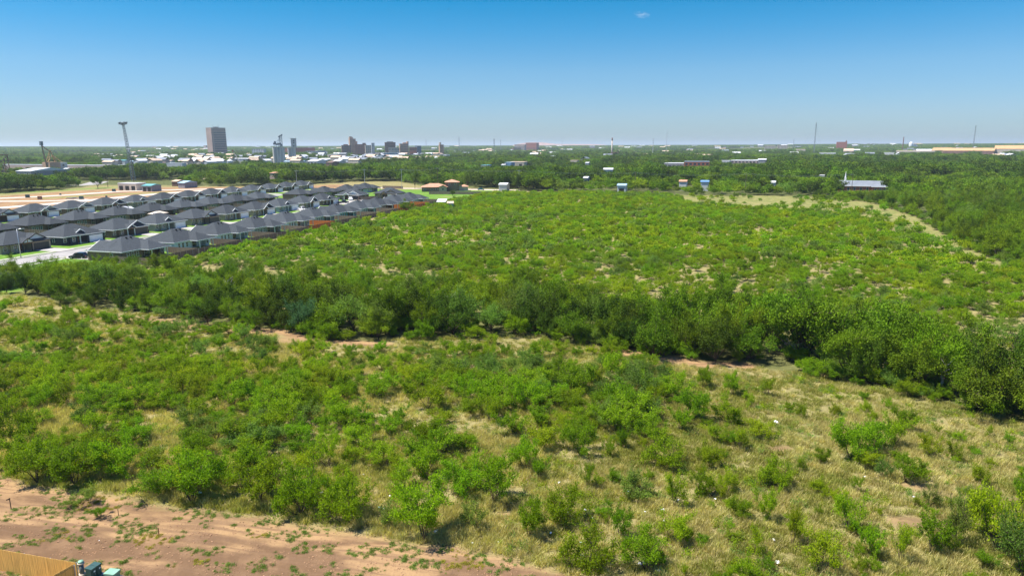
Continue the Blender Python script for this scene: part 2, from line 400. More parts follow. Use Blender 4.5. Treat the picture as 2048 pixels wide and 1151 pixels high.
me.loops.add(quads.size); me.loops.foreach_set('vertex_index', quads.ravel())
me.polygons.add(len(quads)); me.polygons.foreach_set('loop_start', np.arange(len(quads)) * 4); me.polygons.foreach_set('loop_total', np.full(len(quads), 4))
me.polygons.foreach_set('use_smooth', np.ones(len(quads), bool)); me.update()
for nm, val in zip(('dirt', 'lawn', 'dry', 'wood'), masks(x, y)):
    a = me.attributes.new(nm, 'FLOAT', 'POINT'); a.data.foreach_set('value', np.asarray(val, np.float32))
m, nt, out = mat_new('ground_soil_and_grass')
at_ = {k: N(nt, 'ShaderNodeAttribute', attribute_name=k).outputs['Fac'] for k in ('dirt', 'lawn', 'dry', 'wood', 'damp')}
n_big = noise(nt, 0.06, 5, 0.6); n_mid = noise(nt, 0.5, 5, 0.65); n_fin = noise(nt, 5.0, 4, 0.7)
n_dk = noise(nt, 0.22, 5, 0.62, stretch=(0.32, 1.25, 1), turn=R(12))
n_rut = noise(nt, 1.0, 3, 0.55, stretch=(0.10, 1.9, 1), turn=R(12))
base = mixc(nt, ramp(nt, n_mid, 0.35, 0.65), (0.205, 0.175, 0.066), (0.30, 0.25, 0.108))
base = mixc(nt, math_(nt, 'MULTIPLY', ramp(nt, n_big, 0.45, 0.7), 0.7), base, (0.17, 0.17, 0.05))
base = mixc(nt, math_(nt, 'MULTIPLY', ramp(nt, n_fin, 0.35, 0.75), 0.4), base, (0.34, 0.29, 0.13))
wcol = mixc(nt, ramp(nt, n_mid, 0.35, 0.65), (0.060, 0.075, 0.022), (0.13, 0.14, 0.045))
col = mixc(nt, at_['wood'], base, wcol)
dcol = mixc(nt, ramp(nt, n_big, 0.35, 0.65), (0.215, 0.21, 0.062), (0.30, 0.255, 0.10))
dcol = mixc(nt, math_(nt, 'MULTIPLY', ramp(nt, noise(nt, 0.25, 6, 0.75), 0.42, 0.58), 0.75), dcol, (0.13, 0.165, 0.038))
col = mixc(nt, at_['dry'], col, dcol)
lcol = mixc(nt, ramp(nt, n_mid, 0.3, 0.7), (0.085, 0.19, 0.018), (0.16, 0.27, 0.04))
lcol = mixc(nt, math_(nt, 'MULTIPLY', ramp(nt, n_big, 0.5, 0.7), 0.5), lcol, (0.27, 0.25, 0.09))
col = mixc(nt, at_['lawn'], col, lcol)
soil = mixc(nt, ramp(nt, math_(nt, 'SUBTRACT', n_dk, math_(nt, 'MULTIPLY', at_['damp'], .22)), 0.36, 0.54), (0.165, 0.098, 0.052), (0.37, 0.232, 0.112))
soil = mixc(nt, math_(nt, 'MULTIPLY', ramp(nt, n_rut, 0.49, 0.61), 0.72), soil, (0.185, 0.112, 0.062))
soil = mixc(nt, math_(nt, 'MULTIPLY', ramp(nt, n_mid, 0.45, 0.7), 0.5), soil, (0.295, 0.182, 0.095))
soil = mixc(nt, math_(nt, 'MULTIPLY', ramp(nt, n_fin, 0.5, 0.75), 0.45), soil, (0.20, 0.115, 0.075))
col = mixc(nt, at_['dirt'], col, soil)
p = N(nt, 'ShaderNodeBsdfPrincipled'); p.inputs['Roughness'].default_value = 0.95; p.inputs['Specular IOR Level'].default_value = 0.1
nt.links.new(col, p.inputs['Base Color'])
b = N(nt, 'ShaderNodeBump'); b.inputs['Strength'].default_value = 0.8; b.inputs['Distance'].default_value = 0.12
nt.links.new(noise(nt, 3.0, 6, 0.7), b.inputs['Height']); nt.links.new(b.outputs[0], p.inputs['Normal'])
nt.links.new(p.outputs[0], out.inputs[0])
me.materials.append(m)
damp = np.zeros(len(x))
for px, py, rx, ry in ((240, 1095, 210, 26), (520, 1120, 170, 24), (90, 1060, 160, 14), (420, 1148, 250, 18), (700, 1085, 110, 8), (60, 1125, 120, 16), (1000, 1150, 120, 10)):
    c = at(px, py); a = at(px + rx, py) - c; b = at(px, py + ry) - c
    damp = np.maximum(damp, smooth(1.6, .5, ((x - c[0]) / a[0]) ** 2 + ((y - c[1]) / b[1]) ** 2))
a = me.attributes.new('damp', 'FLOAT', 'POINT'); a.data.foreach_set('value', damp.astype(np.float32))
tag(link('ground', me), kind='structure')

# ------------------------------------------------------------------ foliage meshes
def leaf_mesh(name, c, d, nrm, L, W, mat, col=None, parent=None):
    """pointed leaf blades: centres c, along d, facing nrm"""
    d = d / np.linalg.norm(d, axis=1, keepdims=True)
    s = np.cross(d, nrm); s /= np.linalg.norm(s, axis=1, keepdims=True) + 1e-9
    L = L[:, None] / 2; W = W[:, None] / 2
    v = np.stack([c - d * L, c + s * W - d * L * 0.1, c + d * L, c - s * W - d * L * 0.1], 1).reshape(-1, 3)
    n = len(c); me = bpy.data.meshes.new(name)
    me.vertices.add(n * 4); me.vertices.foreach_set('co', v.astype(np.float32).ravel())
    me.loops.add(n * 4); me.loops.foreach_set('vertex_index', np.arange(n * 4))
    me.polygons.add(n); me.polygons.foreach_set('loop_start', np.arange(n) * 4); me.polygons.foreach_set('loop_total', np.full(n, 4))
    me.materials.append(mat); me.update(calc_edges=True)
    return me

def unit(r, n):
    a = r.normal(size=(n, 3)); return a / np.linalg.norm(a, axis=1, keepdims=True)

def grow(r, h, spread, stems, trunk_h=0.0, levels=2, kids=3, up=0.5, r0=0.07):
    """branch skeleton -> list of limbs (points, radii) and list of leafy twigs"""
    limbs, twigs = [], []
    def limb(p, d, L, rad, lev):
        pts, rs = [p], [rad]; n = 3
        for k in range(n):
            d = d + r.normal(size=3) * 0.18 + np.array([0, 0, up * 0.12]); d = d / np.linalg.norm(d)
            p = p + d * L / n; pts.append(p); rs.append(rad * (1 - 0.75 * (k + 1) / n))
        limbs.append((pts, rs))
        if lev == 0:
            twigs.append((pts[0], pts[-1])); return
        for k in range(kids):
            t = r.uniform(0.35, 1.0); q = pts[min(int(t * n), n - 1)] * (1 - (t * n) % 1) + pts[min(int(t * n) + 1, n)] * ((t * n) % 1)
            nd = d * 0.8 + r.normal(size=3) * 0.62; nd[2] = abs(nd[2]) * 0.5 + 0.1; nd /= np.linalg.norm(nd)
            limb(q, nd, L * r.uniform(0.5, 0.75), rad * 0.45, lev - 1)
        twigs.append((pts[2], pts[-1]))
    base = np.zeros(3)
    if trunk_h:
        top = np.array([r.normal() * 0.06 * trunk_h, r.normal() * 0.06 * trunk_h, trunk_h])
        limbs.append(([base, top * 0.5 + r.normal(size=3) * 0.05 * trunk_h, top], [r0 * 1.5, r0 * 1.15, r0])); base = top
    for s in range(stems):
        a = 2 * math.pi * (s + r.uniform(-0.35, 0.35)) / stems; tilt = r.uniform(0.35, 1.0) * spread
        d = np.array([math.cos(a) * math.sin(tilt), math.sin(a) * math.sin(tilt), math.cos(tilt)])
        limb(base + np.array([math.cos(a), math.sin(a), 0]) * (0.06 if not trunk_h else 0), d, (h - trunk_h) * r.uniform(0.5, 0.68), r0 * 0.7, levels)
    return limbs, twigs

def tree_meshes(name, seed, h, spread, stems, nleaf, L, W, mat, trunk_h=0.0, kids=3, levels=2, scatter=0.25, r0=0.07, flat=0.8, bark='bark', ttube=4):
    r = np.random.default_rng(seed)
    limbs, twigs = grow(r, h, spread, stems, trunk_h, levels, kids, r0=r0)
    mb = MB()
    for pts, rs in limbs: mb.tube(pts, [max(v, 0.012) for v in rs], ttube, cap=False)
    A = np.array([t[0] for t in twigs]); B = np.array([t[1] for t in twigs])
    wgt = r.uniform(0.3, 1.0, len(A)); wgt /= wgt.sum()
    k = r.choice(len(A), nleaf, p=wgt); t = r.uniform(0.1, 1.12, nleaf)[:, None]
    c = A[k] * (1 - t) + B[k] * t + r.normal(size=(nleaf, 3)) * scatter * np.array([1, 1, 0.6])
    c[:, 2] = np.maximum(c[:, 2], 0.06 * h)
    d = (B[k] - A[k]); d = d / np.linalg.norm(d, axis=1, keepdims=True) + unit(r, nleaf) * 1.3
    nrm = unit(r, nleaf) + np.array([0, 0, flat * 1.3])
    crown = leaf_mesh(name + '_crown', c, d, nrm, L * r.uniform(0.6, 1.3, nleaf), W * r.uniform(0.6, 1.3, nleaf), mat)
    tm = bpy.data.meshes.new(name + '_trunk'); tm.from_pydata([tuple(v) for v in mb.v], [], mb.f); tm.materials.append(M[bark]); tm.update()
    # normalise to unit height / keep true proportions
    top = np.percentile(c[:, 2], 99.5); wid = np.percentile(np.hypot(c[:, 0], c[:, 1]), 97) * 2
    return crown, tm, top, wid

BUSH = []      # near mesquite: leafy enough to be seen from 50 m
for i in range(9):
    mk = ('mesq', 'mesq', 'mesq', 'mesq_y', 'mesq_g', 'mesq', 'mesq_y', 'mesq', 'mesq_g')[i]
    BUSH.append(tree_meshes('mesquite', 100 + i, 3.0, (1.0, 0.8, 1.1, 0.9, 1.0, 0.75, 0.95, 1.15, 0.9)[i], (6, 5, 7, 5, 6, 4, 5, 7, 5)[i],
                            (6400, 5400, 7000, 3200, 5200, 4000, 4400, 6400, 2900)[i], 0.165, 0.073, M[mk], kids=4, scatter=(0.17, 0.15, 0.17, 0.15, 0.18, 0.14, 0.16, 0.17, 0.15)[i], r0=0.06, bark='bark'))
TREE = []
for i in range(9):
    mk = ('oak', 'oak', 'oak_d', 'oak_y', 'oak', 'oak_b', 'oak_y', 'oak_d', 'mesq_g')[i]
    TREE.append(tree_meshes('tree', 200 + i, 8.0, (1.15, 1.0, 1.1, 1.2, .85, 1.0, 1.1, 1.2, 1.0)[i], (7, 8, 8, 6, 6, 8, 7, 8, 6)[i],
                            (11500, 10500, 12500, 8600, 9000, 10500, 9800, 11500, 6000)[i], 0.33, 0.158, M[mk], trunk_h=(.5, .4, .6, .9, 1.0, .4, .7, .5, 1.0)[i], kids=4, scatter=0.42, r0=0.17, ttube=5))

# ------------------------------------------------------------------ instanced growth nobody could count (one object each)
def source(name, meshes):
    c = bpy.data.collections.new(name)
    for i, me in enumerate(meshes):
        o = bpy.data.objects.new('%s_%02d' % (name, i), me); c.objects.link(o)
    return c

def scatter(name, col, pts, kind, rot, scl):
    """points with a mesh of `col` on each, as one object"""
    me = bpy.data.meshes.new(name); n = len(pts)
    me.vertices.add(n); me.vertices.foreach_set('co', np.asarray(pts, np.float32).ravel())
    a = me.attributes.new('pick', 'INT', 'POINT'); a.data.foreach_set('value', np.asarray(kind, np.int32))
    a = me.attributes.new('turn', 'FLOAT_VECTOR', 'POINT'); a.data.foreach_set('vector', np.stack([np.zeros(n), np.zeros(n), rot], 1).astype(np.float32).ravel())
    a = me.attributes.new('size', 'FLOAT_VECTOR', 'POINT'); a.data.foreach_set('vector', np.asarray(scl, np.float32).ravel())
    o = link(name, me)
    g = bpy.data.node_groups.new(name, 'GeometryNodeTree')
    g.interface.new_socket('Geometry', in_out='INPUT', socket_type='NodeSocketGeometry')
    g.interface.new_socket('Geometry', in_out='OUTPUT', socket_type='NodeSocketGeometry')
    gi, go = g.nodes.new('NodeGroupInput'), g.nodes.new('NodeGroupOutput')
    ci = g.nodes.new('GeometryNodeCollectionInfo'); ci.inputs['Collection'].default_value = col
    ci.inputs['Separate Children'].default_value = True; ci.inputs['Reset Children'].default_value = True
    iop = g.nodes.new('GeometryNodeInstanceOnPoints'); iop.inputs['Pick Instance'].default_value = True
    def attr(nm, t):
        q = g.nodes.new('GeometryNodeInputNamedAttribute'); q.data_type = t; q.inputs['Name'].default_value = nm
        return next(s for s in q.outputs if s.enabled and s.name == 'Attribute')
    g.links.new(gi.outputs[0], iop.inputs['Points']); g.links.new(ci.outputs[0], iop.inputs['Instance'])
    g.links.new(attr('pick', 'INT'), iop.inputs['Instance Index'])
    er = g.nodes.new('FunctionNodeEulerToRotation'); g.links.new(attr('turn', 'FLOAT_VECTOR'), er.inputs[0]); g.links.new(er.outputs[0], iop.inputs['Rotation'])
    g.links.new(attr('size', 'FLOAT_VECTOR'), iop.inputs['Scale'])
    g.links.new(iop.outputs[0], go.inputs[0])
    md = o.modifiers.new('scatter', 'NODES'); md.node_group = g
    return o

# ------------------------------------------------------------------ houses of the subdivision
def hip(mb, x0, x1, y0, y1, ze, pitch):
    """hipped roof planes over a rectangle"""
    w, d = x1 - x0, y1 - y0; hh = min(w, d) / 2; zt = ze + hh * pitch
    if w >= d: a, b = (x0 + hh, y0 + hh, zt), (x1 - hh, y0 + hh, zt)
    else: a, b = (x0 + hh, y0 + hh, zt), (x0 + hh, y1 - hh, zt)
    A, B, C, D = (x0, y0, ze), (x1, y0, ze), (x1, y1, ze), (x0, y1, ze)
    if w >= d + 0.01: mb.poly(A, B, b, a).poly(B, C, b).poly(C, D, a, b).poly(D, A, a)
    elif d > w + 0.01: mb.poly(A, B, a).poly(B, C, b, a).poly(C, D, b).poly(D, A, a, b)
    else: mb.poly(A, B, a).poly(B, C, a).poly(C, D, a).poly(D, A, a)
    return zt

def gable_front(roof, face, barge, xc, hw, yf, yb, ze, pitch, over=0.35, facey=None):
    """gable roof with its triangle to the front (-Y)"""
    zt = ze + hw * pitch; t = 0.16
    for s in (-1, 1):
        roof.poly((xc, yf - over, zt), (xc + s * hw, yf - over, ze), (xc + s * hw, yb, ze), (xc, yb, zt)) if s < 0 else roof.poly((xc + hw, yf - over, ze), (xc, yf - over, zt), (xc, yb, zt), (xc + hw, yb, ze))
        # barge boards just proud of the roof's front edge
        a = Vector((xc, yf - over, zt)); b = Vector((xc + s * hw, yf - over, ze))
        barge.poly(a + Vector((0, -.05, .03)), b + Vector((0, -.05, .03)), b + Vector((0, -.05, -.25)), a + Vector((0, -.05, -.29)))
        barge.poly(a + Vector((0, -.05, .03)), a + Vector((0, .1, .03)), b + Vector((0, .1, .03)), b + Vector((0, -.05, .03)))
    k = hw - 0.25
    face.poly((xc - k, yf, ze - 0.02), (xc + k, yf, ze - 0.02), (xc, yf, ze + k * pitch))
    return zt

def window(root, x, y, zc, w, h, axis='y', out_=-1, frame=None):
    """framed window on a wall; axis = wall normal"""
    f, g = MB(), MB(); t = 0.07; bar = 0.07
    def put(mb, a0, a1, z0, z1, d0, d1):
        d0, d1 = sorted((d0 * out_, d1 * out_))
        if axis == 'y': mb.box(x + a0, x + a1, y + d0, y + d1, z0, z1)
        else: mb.box(x + d0, x + d1, y + a0, y + a1, z0, z1)
    put(f, -w / 2, w / 2, zc + h / 2 - bar, zc + h / 2, 0.005, t); put(f, -w / 2, w / 2, zc - h / 2, zc - h / 2 + bar, 0.005, t)
    for s in (-1, 1):
        a = sorted((s * w / 2, s * (w / 2 - bar))); put(f, a[0], a[1], zc - h / 2 + bar, zc + h / 2 - bar, 0.005, t)
    put(f, -w / 2 + bar, w / 2 - bar, zc - 0.025, zc + 0.025, 0.005, t - 0.01)
    put(g, -w / 2 + bar, w / 2 - bar, zc - h / 2 + bar, zc + h / 2 - bar, 0.005, 0.03)
    o = f.build('window', frame or M['trim_white'], root); g.build('pane', M['glass'], o)

def eaves(root, x0, x1, y0, y1, ze, mat):
    """fascia boards round the eaves and the soffit behind them"""
    f = MB(); t = 0.05
    f.box(x0 - t, x1 + t, y0 - t, y0, ze - 0.2, ze + 0.03); f.box(x0 - t, x1 + t, y1, y1 + t, ze - 0.2, ze + 0.03)
    f.box(x0 - t, x0, y0, y1, ze - 0.2, ze + 0.03); f.box(x1, x1 + t, y0, y1, ze - 0.2, ze + 0.03)
    f.poly((x0, y0, ze - 0.05), (x0, y1, ze - 0.05), (x1, y1, ze - 0.05), (x1, y0, ze - 0.05))
    f.build('fascia', mat, root)

W_, D_ = 14.4, 11.6
def house(name, label, u, v, front, kind, wall, garage, gable_mat, trim, group, wid=W_, dep=D_, near=True, patio=True, rz=None, origin=None):
    """a single storey house. front=+1: front faces across the street towards the brush (+v); -1: backs onto it"""
    w, d, ze, pt = wid, dep, 2.75, 0.50
    if origin is None:
        if front > 0: loc, rz = uv(u, v), ANG_U
        else: loc, rz = uv(u + w, v - d), ANG_U + math.pi
    else: loc = origin
    root = thing(name, label, 'house', (loc[0], loc[1], 0), rz, group)
    o = 0.45; zw = ze - 0.06
    xg = w - 6.0                                                     # garage wing from here to the far end
    fp = [(0, 1.2), (2.6, 1.2), (2.6, .6), (xg - 3.2, .6), (xg - 3.2, 2.6), (xg, 2.6), (xg, 0), (w, 0), (w, d)]
    if patio: fp += [(7.4, d), (7.4, d - 1.6), (1.6, d - 1.6), (1.6, d)]
    fp += [(0, d)]
    MB().prism(fp, 0, zw, top=False).build('wall', M[wall], root)
    MB().box(xg - 3.2, xg, 0.02, 2.6, 0, 0.08).build('porch_floor', M['concrete'], root)
    roof, tri, barge = MB(), MB(), MB()
    zt = hip(roof, -o, w + o, -o, d + o, ze, pt)
    if patio and front < 0:                                          # covered patio carried out from the back
        hip(roof, .6, 8.6, 3.2, d + 3.2, ze - .05, pt); eaves(root, .6, 8.6, d + o + .06, d + 3.2, ze - .05, M[trim])
    if kind == 'gable':
        hw = 4.3; xc = w + o - hw - .02
        gable_front(roof, tri, barge, xc, hw, 0.75, 6.4, ze, pt + .02, 0.3)
        gable_front(roof, tri, barge, xg - 1.55, 2.05, -0.55, 3.0, ze, 0.62, 0.3)
        tr = MB(); zc = ze - 0.1
        tr.box(xg - 3.2, xg + .1, -.6, -.5, zc - .22, zc); tr.box(xg - 1.65, xg - 1.45, -.62, -.56, zc, zc + 1.1)
        tr.build('porch_truss', M['timber'], root)
    else:
        gable_front(roof, tri, barge, xg - 1.7, 1.75, 1.0, 4.6, ze + 0.72, 0.62, 0.25)
    roof_o = roof.build('roof', M['shingle'], root)
    eaves(root, -o, w + o, -o, d + o, ze, M[trim])
    if tri.f: tri.build('gable', M[gable_mat], root); barge.build('barge_board', M[trim], root)
    for k in (-1, 1):                                               # two little roof vents on the back slope
        vx = w / 2 + k * 0.75; vy = d / 2 + 1.1; vz = ze + (d + o - vy) * pt
        MB().box(vx - .17, vx + .17, vy - .2, vy + .2, vz - .15, vz + .42).build('roof_vent', M['black'], roof_o)
    # garage door in its opening, with panel lines
    g = MB(); gx0, gx1 = xg + 0.55, w - 0.5
    for k in range(4): g.box(gx0, gx1, -0.06, -0.005, 0.03 + k * .54, 0.03 + k * .54 + .525)
    g.build('garage_door', M[garage], root)
    b = MB().box(xg - 2.1, xg - 1.1, 2.52, 2.595, 0.1, 2.2).build('door', M['timber'], root)
    for px_ in (xg - 3.05, xg - .15) if kind == 'gable' else (xg - 3.0,):
        MB().box(px_ - .12, px_ + .12, -.42, -.18, 0, ze - .06).build('porch_post', M[trim], root)
    window(root, 1.3, 1.2, 1.5, 1.1, 1.4); window(root, 3.9, .6, 1.5, 1.1, 1.4)
    window(root, 0, 4.2, 1.55, 1.0, 1.2, 'x', -1); window(root, 0, 8.6, 1.55, 1.2, 1.1, 'x', -1)
    window(root, w, 8.0, 1.6, 1.1, 1.0, 'x', 1)
    for bx in (.8, 9.4, 11.0, 12.5): window(root, bx, d, 1.55, 0.85, 1.45, 'y', 1)
    if patio:
        window(root, 4.6, d - 1.6, 1.2, 1.8, 2.1, 'y', 1)
        yy = d + 2.9 if front < 0 else d - .05
        for px_ in (1.75, 7.3): MB().box(px_ - .1, px_ + .1, yy - .2, yy, 0, zw - .1).build('patio_post', M[trim], root)
    MB().box(-1.5, -.7, 8.5, 9.3, 0.02, .85).build('air_conditioner', M['steel_dark'], root)
    return root

MAP_N = ['first', 'second', 'third', 'fourth', 'fifth', 'sixth', 'seventh', 'eighth', 'ninth', 'tenth', 'eleventh', 'twelfth', 'thirteenth']
roadline = 'dark shingled house'
# row whose backs face the brush
wallsA = ['brick_grey', 'brick_brown', 'white_siding', 'white_siding', 'brick_grey', 'white_siding', 'grey_siding', 'teal_siding', 'grey_siding', 'brick_brown', 'grey_siding', 'white_siding']
wordA = {'brick_grey': 'greige brick', 'brick_brown': 'brown brick', 'white_siding': 'pale siding', 'grey_siding': 'grey siding', 'teal_siding': 'teal siding', 'brick_tan': 'tan brick', 'navy': 'navy siding'}
uA = [141.5 + 18.3 * k for k in range(11)]
for k, u in enumerate(uA):
    w = wallsA[k + 1]
    house('house', '%s house with its back to the brush, %s from the street lamp end' % (wordA[w], MAP_N[k]), u, -148.8, -1, 'hip' if k % 2 else 'gable', w, 'door_white', 'navy' if k % 2 else 'white_siding', 'trim_white', 'houses backing onto the brush')
# the lone house past the street bend, cut by the left frame edge
house('house', 'white walled house with grey roof cut off by the left edge behind the tree belt', 97.3, -149.0, -1, 'hip', 'white_siding', 'door_white', 'white_siding', 'trim_white', 'houses backing onto the brush')
# row facing the brush across the street
specB = [('gable', 'brick_tan', 'door_dark', 'white_siding', 'trim_dark', 'tan brick house with white gable and dark garage behind the street lamp'),
         ('hip', 'navy', 'door_white', 'navy', 'trim_white', 'navy blue sided house with white garage door and small dormer'),
         ('gable', 'brick_brown', 'door_dark', 'navy', 'trim_white', 'brown brick house with dark gable edged in white and dark garage door'),
         ('hip', 'brick_grey', 'door_white', 'navy', 'trim_white', 'greige brick house with white garage just past the dark gabled house'),
         ('gable', 'brick_tan', 'door_dark', 'white_siding', 'trim_dark', 'tan brick house with white gable in mid row, dark trimmed, garage in shade'),  # grey white garage door; its shade is put into the dark door colour
         ('hip', 'brick_tan', 'door_white', 'navy', 'trim_white', 'tan brick house with white garage and navy dormer in the middle of the row'),
         ('gable', 'brick_tan', 'door_white', 'trim_dark', 'trim_white', 'tan brick house with black gable edged in white and white garage'),
         ('hip', 'grey_siding', 'door_white', 'navy', 'trim_white', 'grey house with the white pickup parked at its garage'),
         ('gable', 'brick_tan', 'door_white', 'trim_dark', 'trim_white', 'tan brick house with dark gable just past the white pickup'),
         ('hip', 'brick_brown', 'door_white', 'navy', 'trim_white', 'house with white garage beside the black pickup far up the street')]
uB = [142.3 + 18.45 * k for k in range(10)]
for k, (u, s) in enumerate(zip(uB, specB)):
    house('house', s[5], u, -190.8 - (0.0 if k else 0.6), 1, s[0], s[1], s[2], s[3], s[4], 'houses facing the street')
# row backing onto those
uC = [162.8 + 18.3 * k for k in range(9)]
for k, u in enumerate(uC):
    w = ('brick_brown', 'brick_brown', 'brick_brown', 'brick_tan', 'brick_brown', 'brick_brown', 'brick_tan', 'brick_brown', 'brick_brown')[k]
    house('house', '%s house, %s from the left in the row behind the street facing one' % (wordA[w], MAP_N[k]), u, -230.6, -1, 'hip', w, 'door_white', 'navy', 'trim_dark', 'houses of the inner row')
for k, (u, v, w) in enumerate(((341.5, -226.5, 'brick_brown'), (362, -222.5, 'brick_tan'), (383, -219, 'brick_brown'), (402, -216.5, 'grey_siding'))):
    house('house', '%s house, %s past the gap in the second inner row' % (wordA[w], MAP_N[k]), u, v, -1, 'gable' if k % 2 else 'hip', w, 'door_white', 'navy', 'trim_dark', 'houses of the inner row')
# far row, fronts towards us, the red cleared lots behind it
for k in range(13):
    u = 200.3 + 18.35 * k
    w = ('brick_brown', 'brick_brown', 'brick_brown', 'brick_brown', 'brick_tan', 'brick_brown', 'brick_brown', 'brick_brown', 'brick_tan', 'brick_tan', 'brick_brown', 'brick_brown', 'brick_tan')[k]
    gm = ('white_siding', 'brick_grey', 'brick_grey', 'navy', 'brick_tan', 'brick_brown', 'brick_brown', 'navy', 'brick_tan', 'brick_tan', 'brick_brown', 'brick_brown', 'brick_tan')[k]
    house('house', '%s house, %s from the left in the row along the red lots' % (wordA[w], MAP_N[k]), u, -276.8, 1, 'gable' if k not in (4, 8) else 'hip', w, 'door_dark' if k == 3 else 'door_white', gm, 'trim_white' if k else 'trim_dark', 'houses along the cleared lots')
# two houses at the street's end turn their garages towards the camera
for (px, py, kind, w, gm, tr, lb) in ((718, 400, 'gable', 'brick_brown', 'white_siding', 'trim_white', 'white fronted house with open garage behind the white truck at the street end'),
                                      (793, 397, 'gable', 'brick_tan', 'brick_tan', 'trim_dark', 'beige house with twin dark edged gables at the far end of the street')):
    q = at(px, py); rz = ANG_U + math.pi / 2 + math.pi / 2 * 0
    rz = ANG_U - math.pi / 2                                          # front looks back down the street
    ca, sa = math.cos(rz), math.sin(rz)
    org = (q[0] - ca * W_, q[1] - sa * W_)
    house('house', lb, 0, 0, 1, kind, w, 'door_dark' if 'open' in lb else 'door_white', gm, tr, 'houses facing the street', rz=rz, origin=org)  # dark door panels stand for the shade inside the open garage

# ------------------------------------------------------------------ streets, kerbs, drives
def strip(name, pts, wid, z, mat, thick=0.0):
    pts = [np.array(p, float) for p in pts]; L, Rr = [], []
    for i, p in enumerate(pts):
        d = pts[min(i + 1, len(pts) - 1)] - pts[max(i - 1, 0)]; d /= np.linalg.norm(d); n = np.array([-d[1], d[0]])
        L.append(p + n * wid / 2); Rr.append(p - n * wid / 2)
    mb = MB()
    for i in range(len(pts) - 1):
        mb.poly((*Rr[i], z), (*Rr[i + 1], z), (*L[i + 1], z), (*L[i], z))
        if thick:
            mb.poly((*Rr[i], z - thick), (*Rr[i + 1], z - thick), (*Rr[i + 1], z), (*Rr[i], z))
            mb.poly((*L[i + 1], z - thick), (*L[i], z - thick), (*L[i], z), (*L[i + 1], z))
    for i, s in ((0, 1), (-1, 1)):
        if thick: mb.poly((*L[i], z - thick), (*Rr[i], z - thick), (*Rr[i], z), (*L[i], z))
    return tag(mb.build(name, mat), kind='structure')
SC = -176.6
end_u = 322
strip('street', [uv(40, SC), uv(end_u, SC)], 9.6, 0.012, M['street'])
strip('street', [uv(150, -261.5), uv(338, -261.5)], 9.2, 0.012, M['street'])
strip('street', [uv(end_u - 6, SC), uv(332, -190), uv(332, -261)], 9.0, 0.018, M['street'])
strip('street', [uv(338, -261.5), uv(425, -258)], 9.0, 0.012, M['street'])
for v in (SC + 4.95, SC - 4.95): strip('kerb', [uv(40, v), uv(end_u - 8, v)], 0.3, 0.13, M['concrete'], 0.14)
for v in (SC + 7.3, SC - 7.3): strip('sidewalk', [uv(40, v), uv(end_u - 8, v)], 1.4, 0.03, M['concrete'], 0.04)
dm = MB()
for u in uB: dm.prism([tuple(uv(u + 8.7, -190.75)), tuple(uv(u + 8.7, SC - 4.8)), tuple(uv(u + 13.9, SC - 4.8)), tuple(uv(u + 13.9, -190.75))][::-1], 0.0, 0.145)
for u in uA: dm.prism([tuple(uv(u + .6, -160.3)), tuple(uv(u + .6, SC + 4.8)), tuple(uv(u + 5.7, SC + 4.8)), tuple(uv(u + 5.7, -160.3))], 0.0, 0.145)
for k in range(13): u = 200.3 + 18.35 * k; dm.prism([tuple(uv(u + 8.7, -276.7)), tuple(uv(u + 8.7, -265.8)), tuple(uv(u + 13.9, -265.8)), tuple(uv(u + 13.9, -276.7))][::-1], 0.0, 0.1)
tag(dm.build('driveway', M['concrete']), kind='structure')
strip('driveway', [at(702, 401), at(745, 400), at(800, 397)], 6, 0.02, M['concrete'])
strip('driveway', [at(672, 408), at(712, 401)], 9, 0.024, M['concrete'])
strip('street', [at(-60, 399), at(60, 394), at(150, 389), at(240, 382.5), at(330, 380), at(420, 378), at(520, 376), at(575, 372)], 10, 0.03, M['newroad'])
strip('street', [at(-60, 403), at(60, 402), at(110, 401.5), at(175, 398)], 8, 0.026, M['newroad'])
strip('street', [at(-60, 420), at(20, 414), at(110, 407), at(200, 398.5), at(300, 389), at(380, 383), at(455, 378.5)], 11, 0.034, M['newroad'])
strip('road', [*ROADF, at(1040, 380)], 9, 0.02, M['newroad'])
strip('road', [at(200, 363), at(180, 369), at(150, 371)], 14, 0.02, M['street'])

# ------------------------------------------------------------------ fences
def fence(label, a, b, h, mat, post_mat, group=None, step=0.145, posts=2.4, inner=1):
    a, b = np.array(a, float), np.array(b, float); L = np.linalg.norm(b - a)
    root = thing('wooden_fence', label, 'fence', (a[0], a[1], 0), math.atan2(b[1] - a[1], b[0] - a[0]), group)
    mb = MB(); n = max(2, int(L / step)); r = random.Random(int(abs(a[0] * 7 + a[1])))
    for i in range(n):
        x0 = i * L / n; mb.box(x0, x0 + L / n - 0.012, r.uniform(0, .008), 0.022, 0.02, h - r.uniform(0, .025))
    for zr in (0.35, h * 0.55, h - 0.25): mb.box(0, L, 0.022, 0.065, zr, zr + .09)
    mb.build('fence_panel', mat, root)
    k = max(1, int(round(L / posts)))
    for i in range(k + 1):
        if i > 40: break
        x0 = min(max(i * L / k, 0.06), L - .06); MB().tube([(x0, .10, 0), (x0, .10, h - .06)], .035, 6).build('fence_post', post_mat, root)
    return root
s_ = 300 / 2048
cA = at(0, 1097.9, 1.83); cC = at(151, 1124.2, 1.83); cB = at(102.5, 1151, 1.83)
d1 = (cC - cA) / np.linalg.norm(cC - cA); d2 = np.array([d1[1], -d1[0]])
fence('golden new cedar fence run facing the red dirt strip at the corner', cC - d1 * 16, cC, 1.83, M['cedar'], M['galv'])
pB = cC + (cB - cC) / np.linalg.norm(cB - cC) * 9
fence('cedar fence run with metal posts turning off from the golden corner', cC + (pB - cC) * .012, pB, 1.83, M['cedar'], M['galv'])
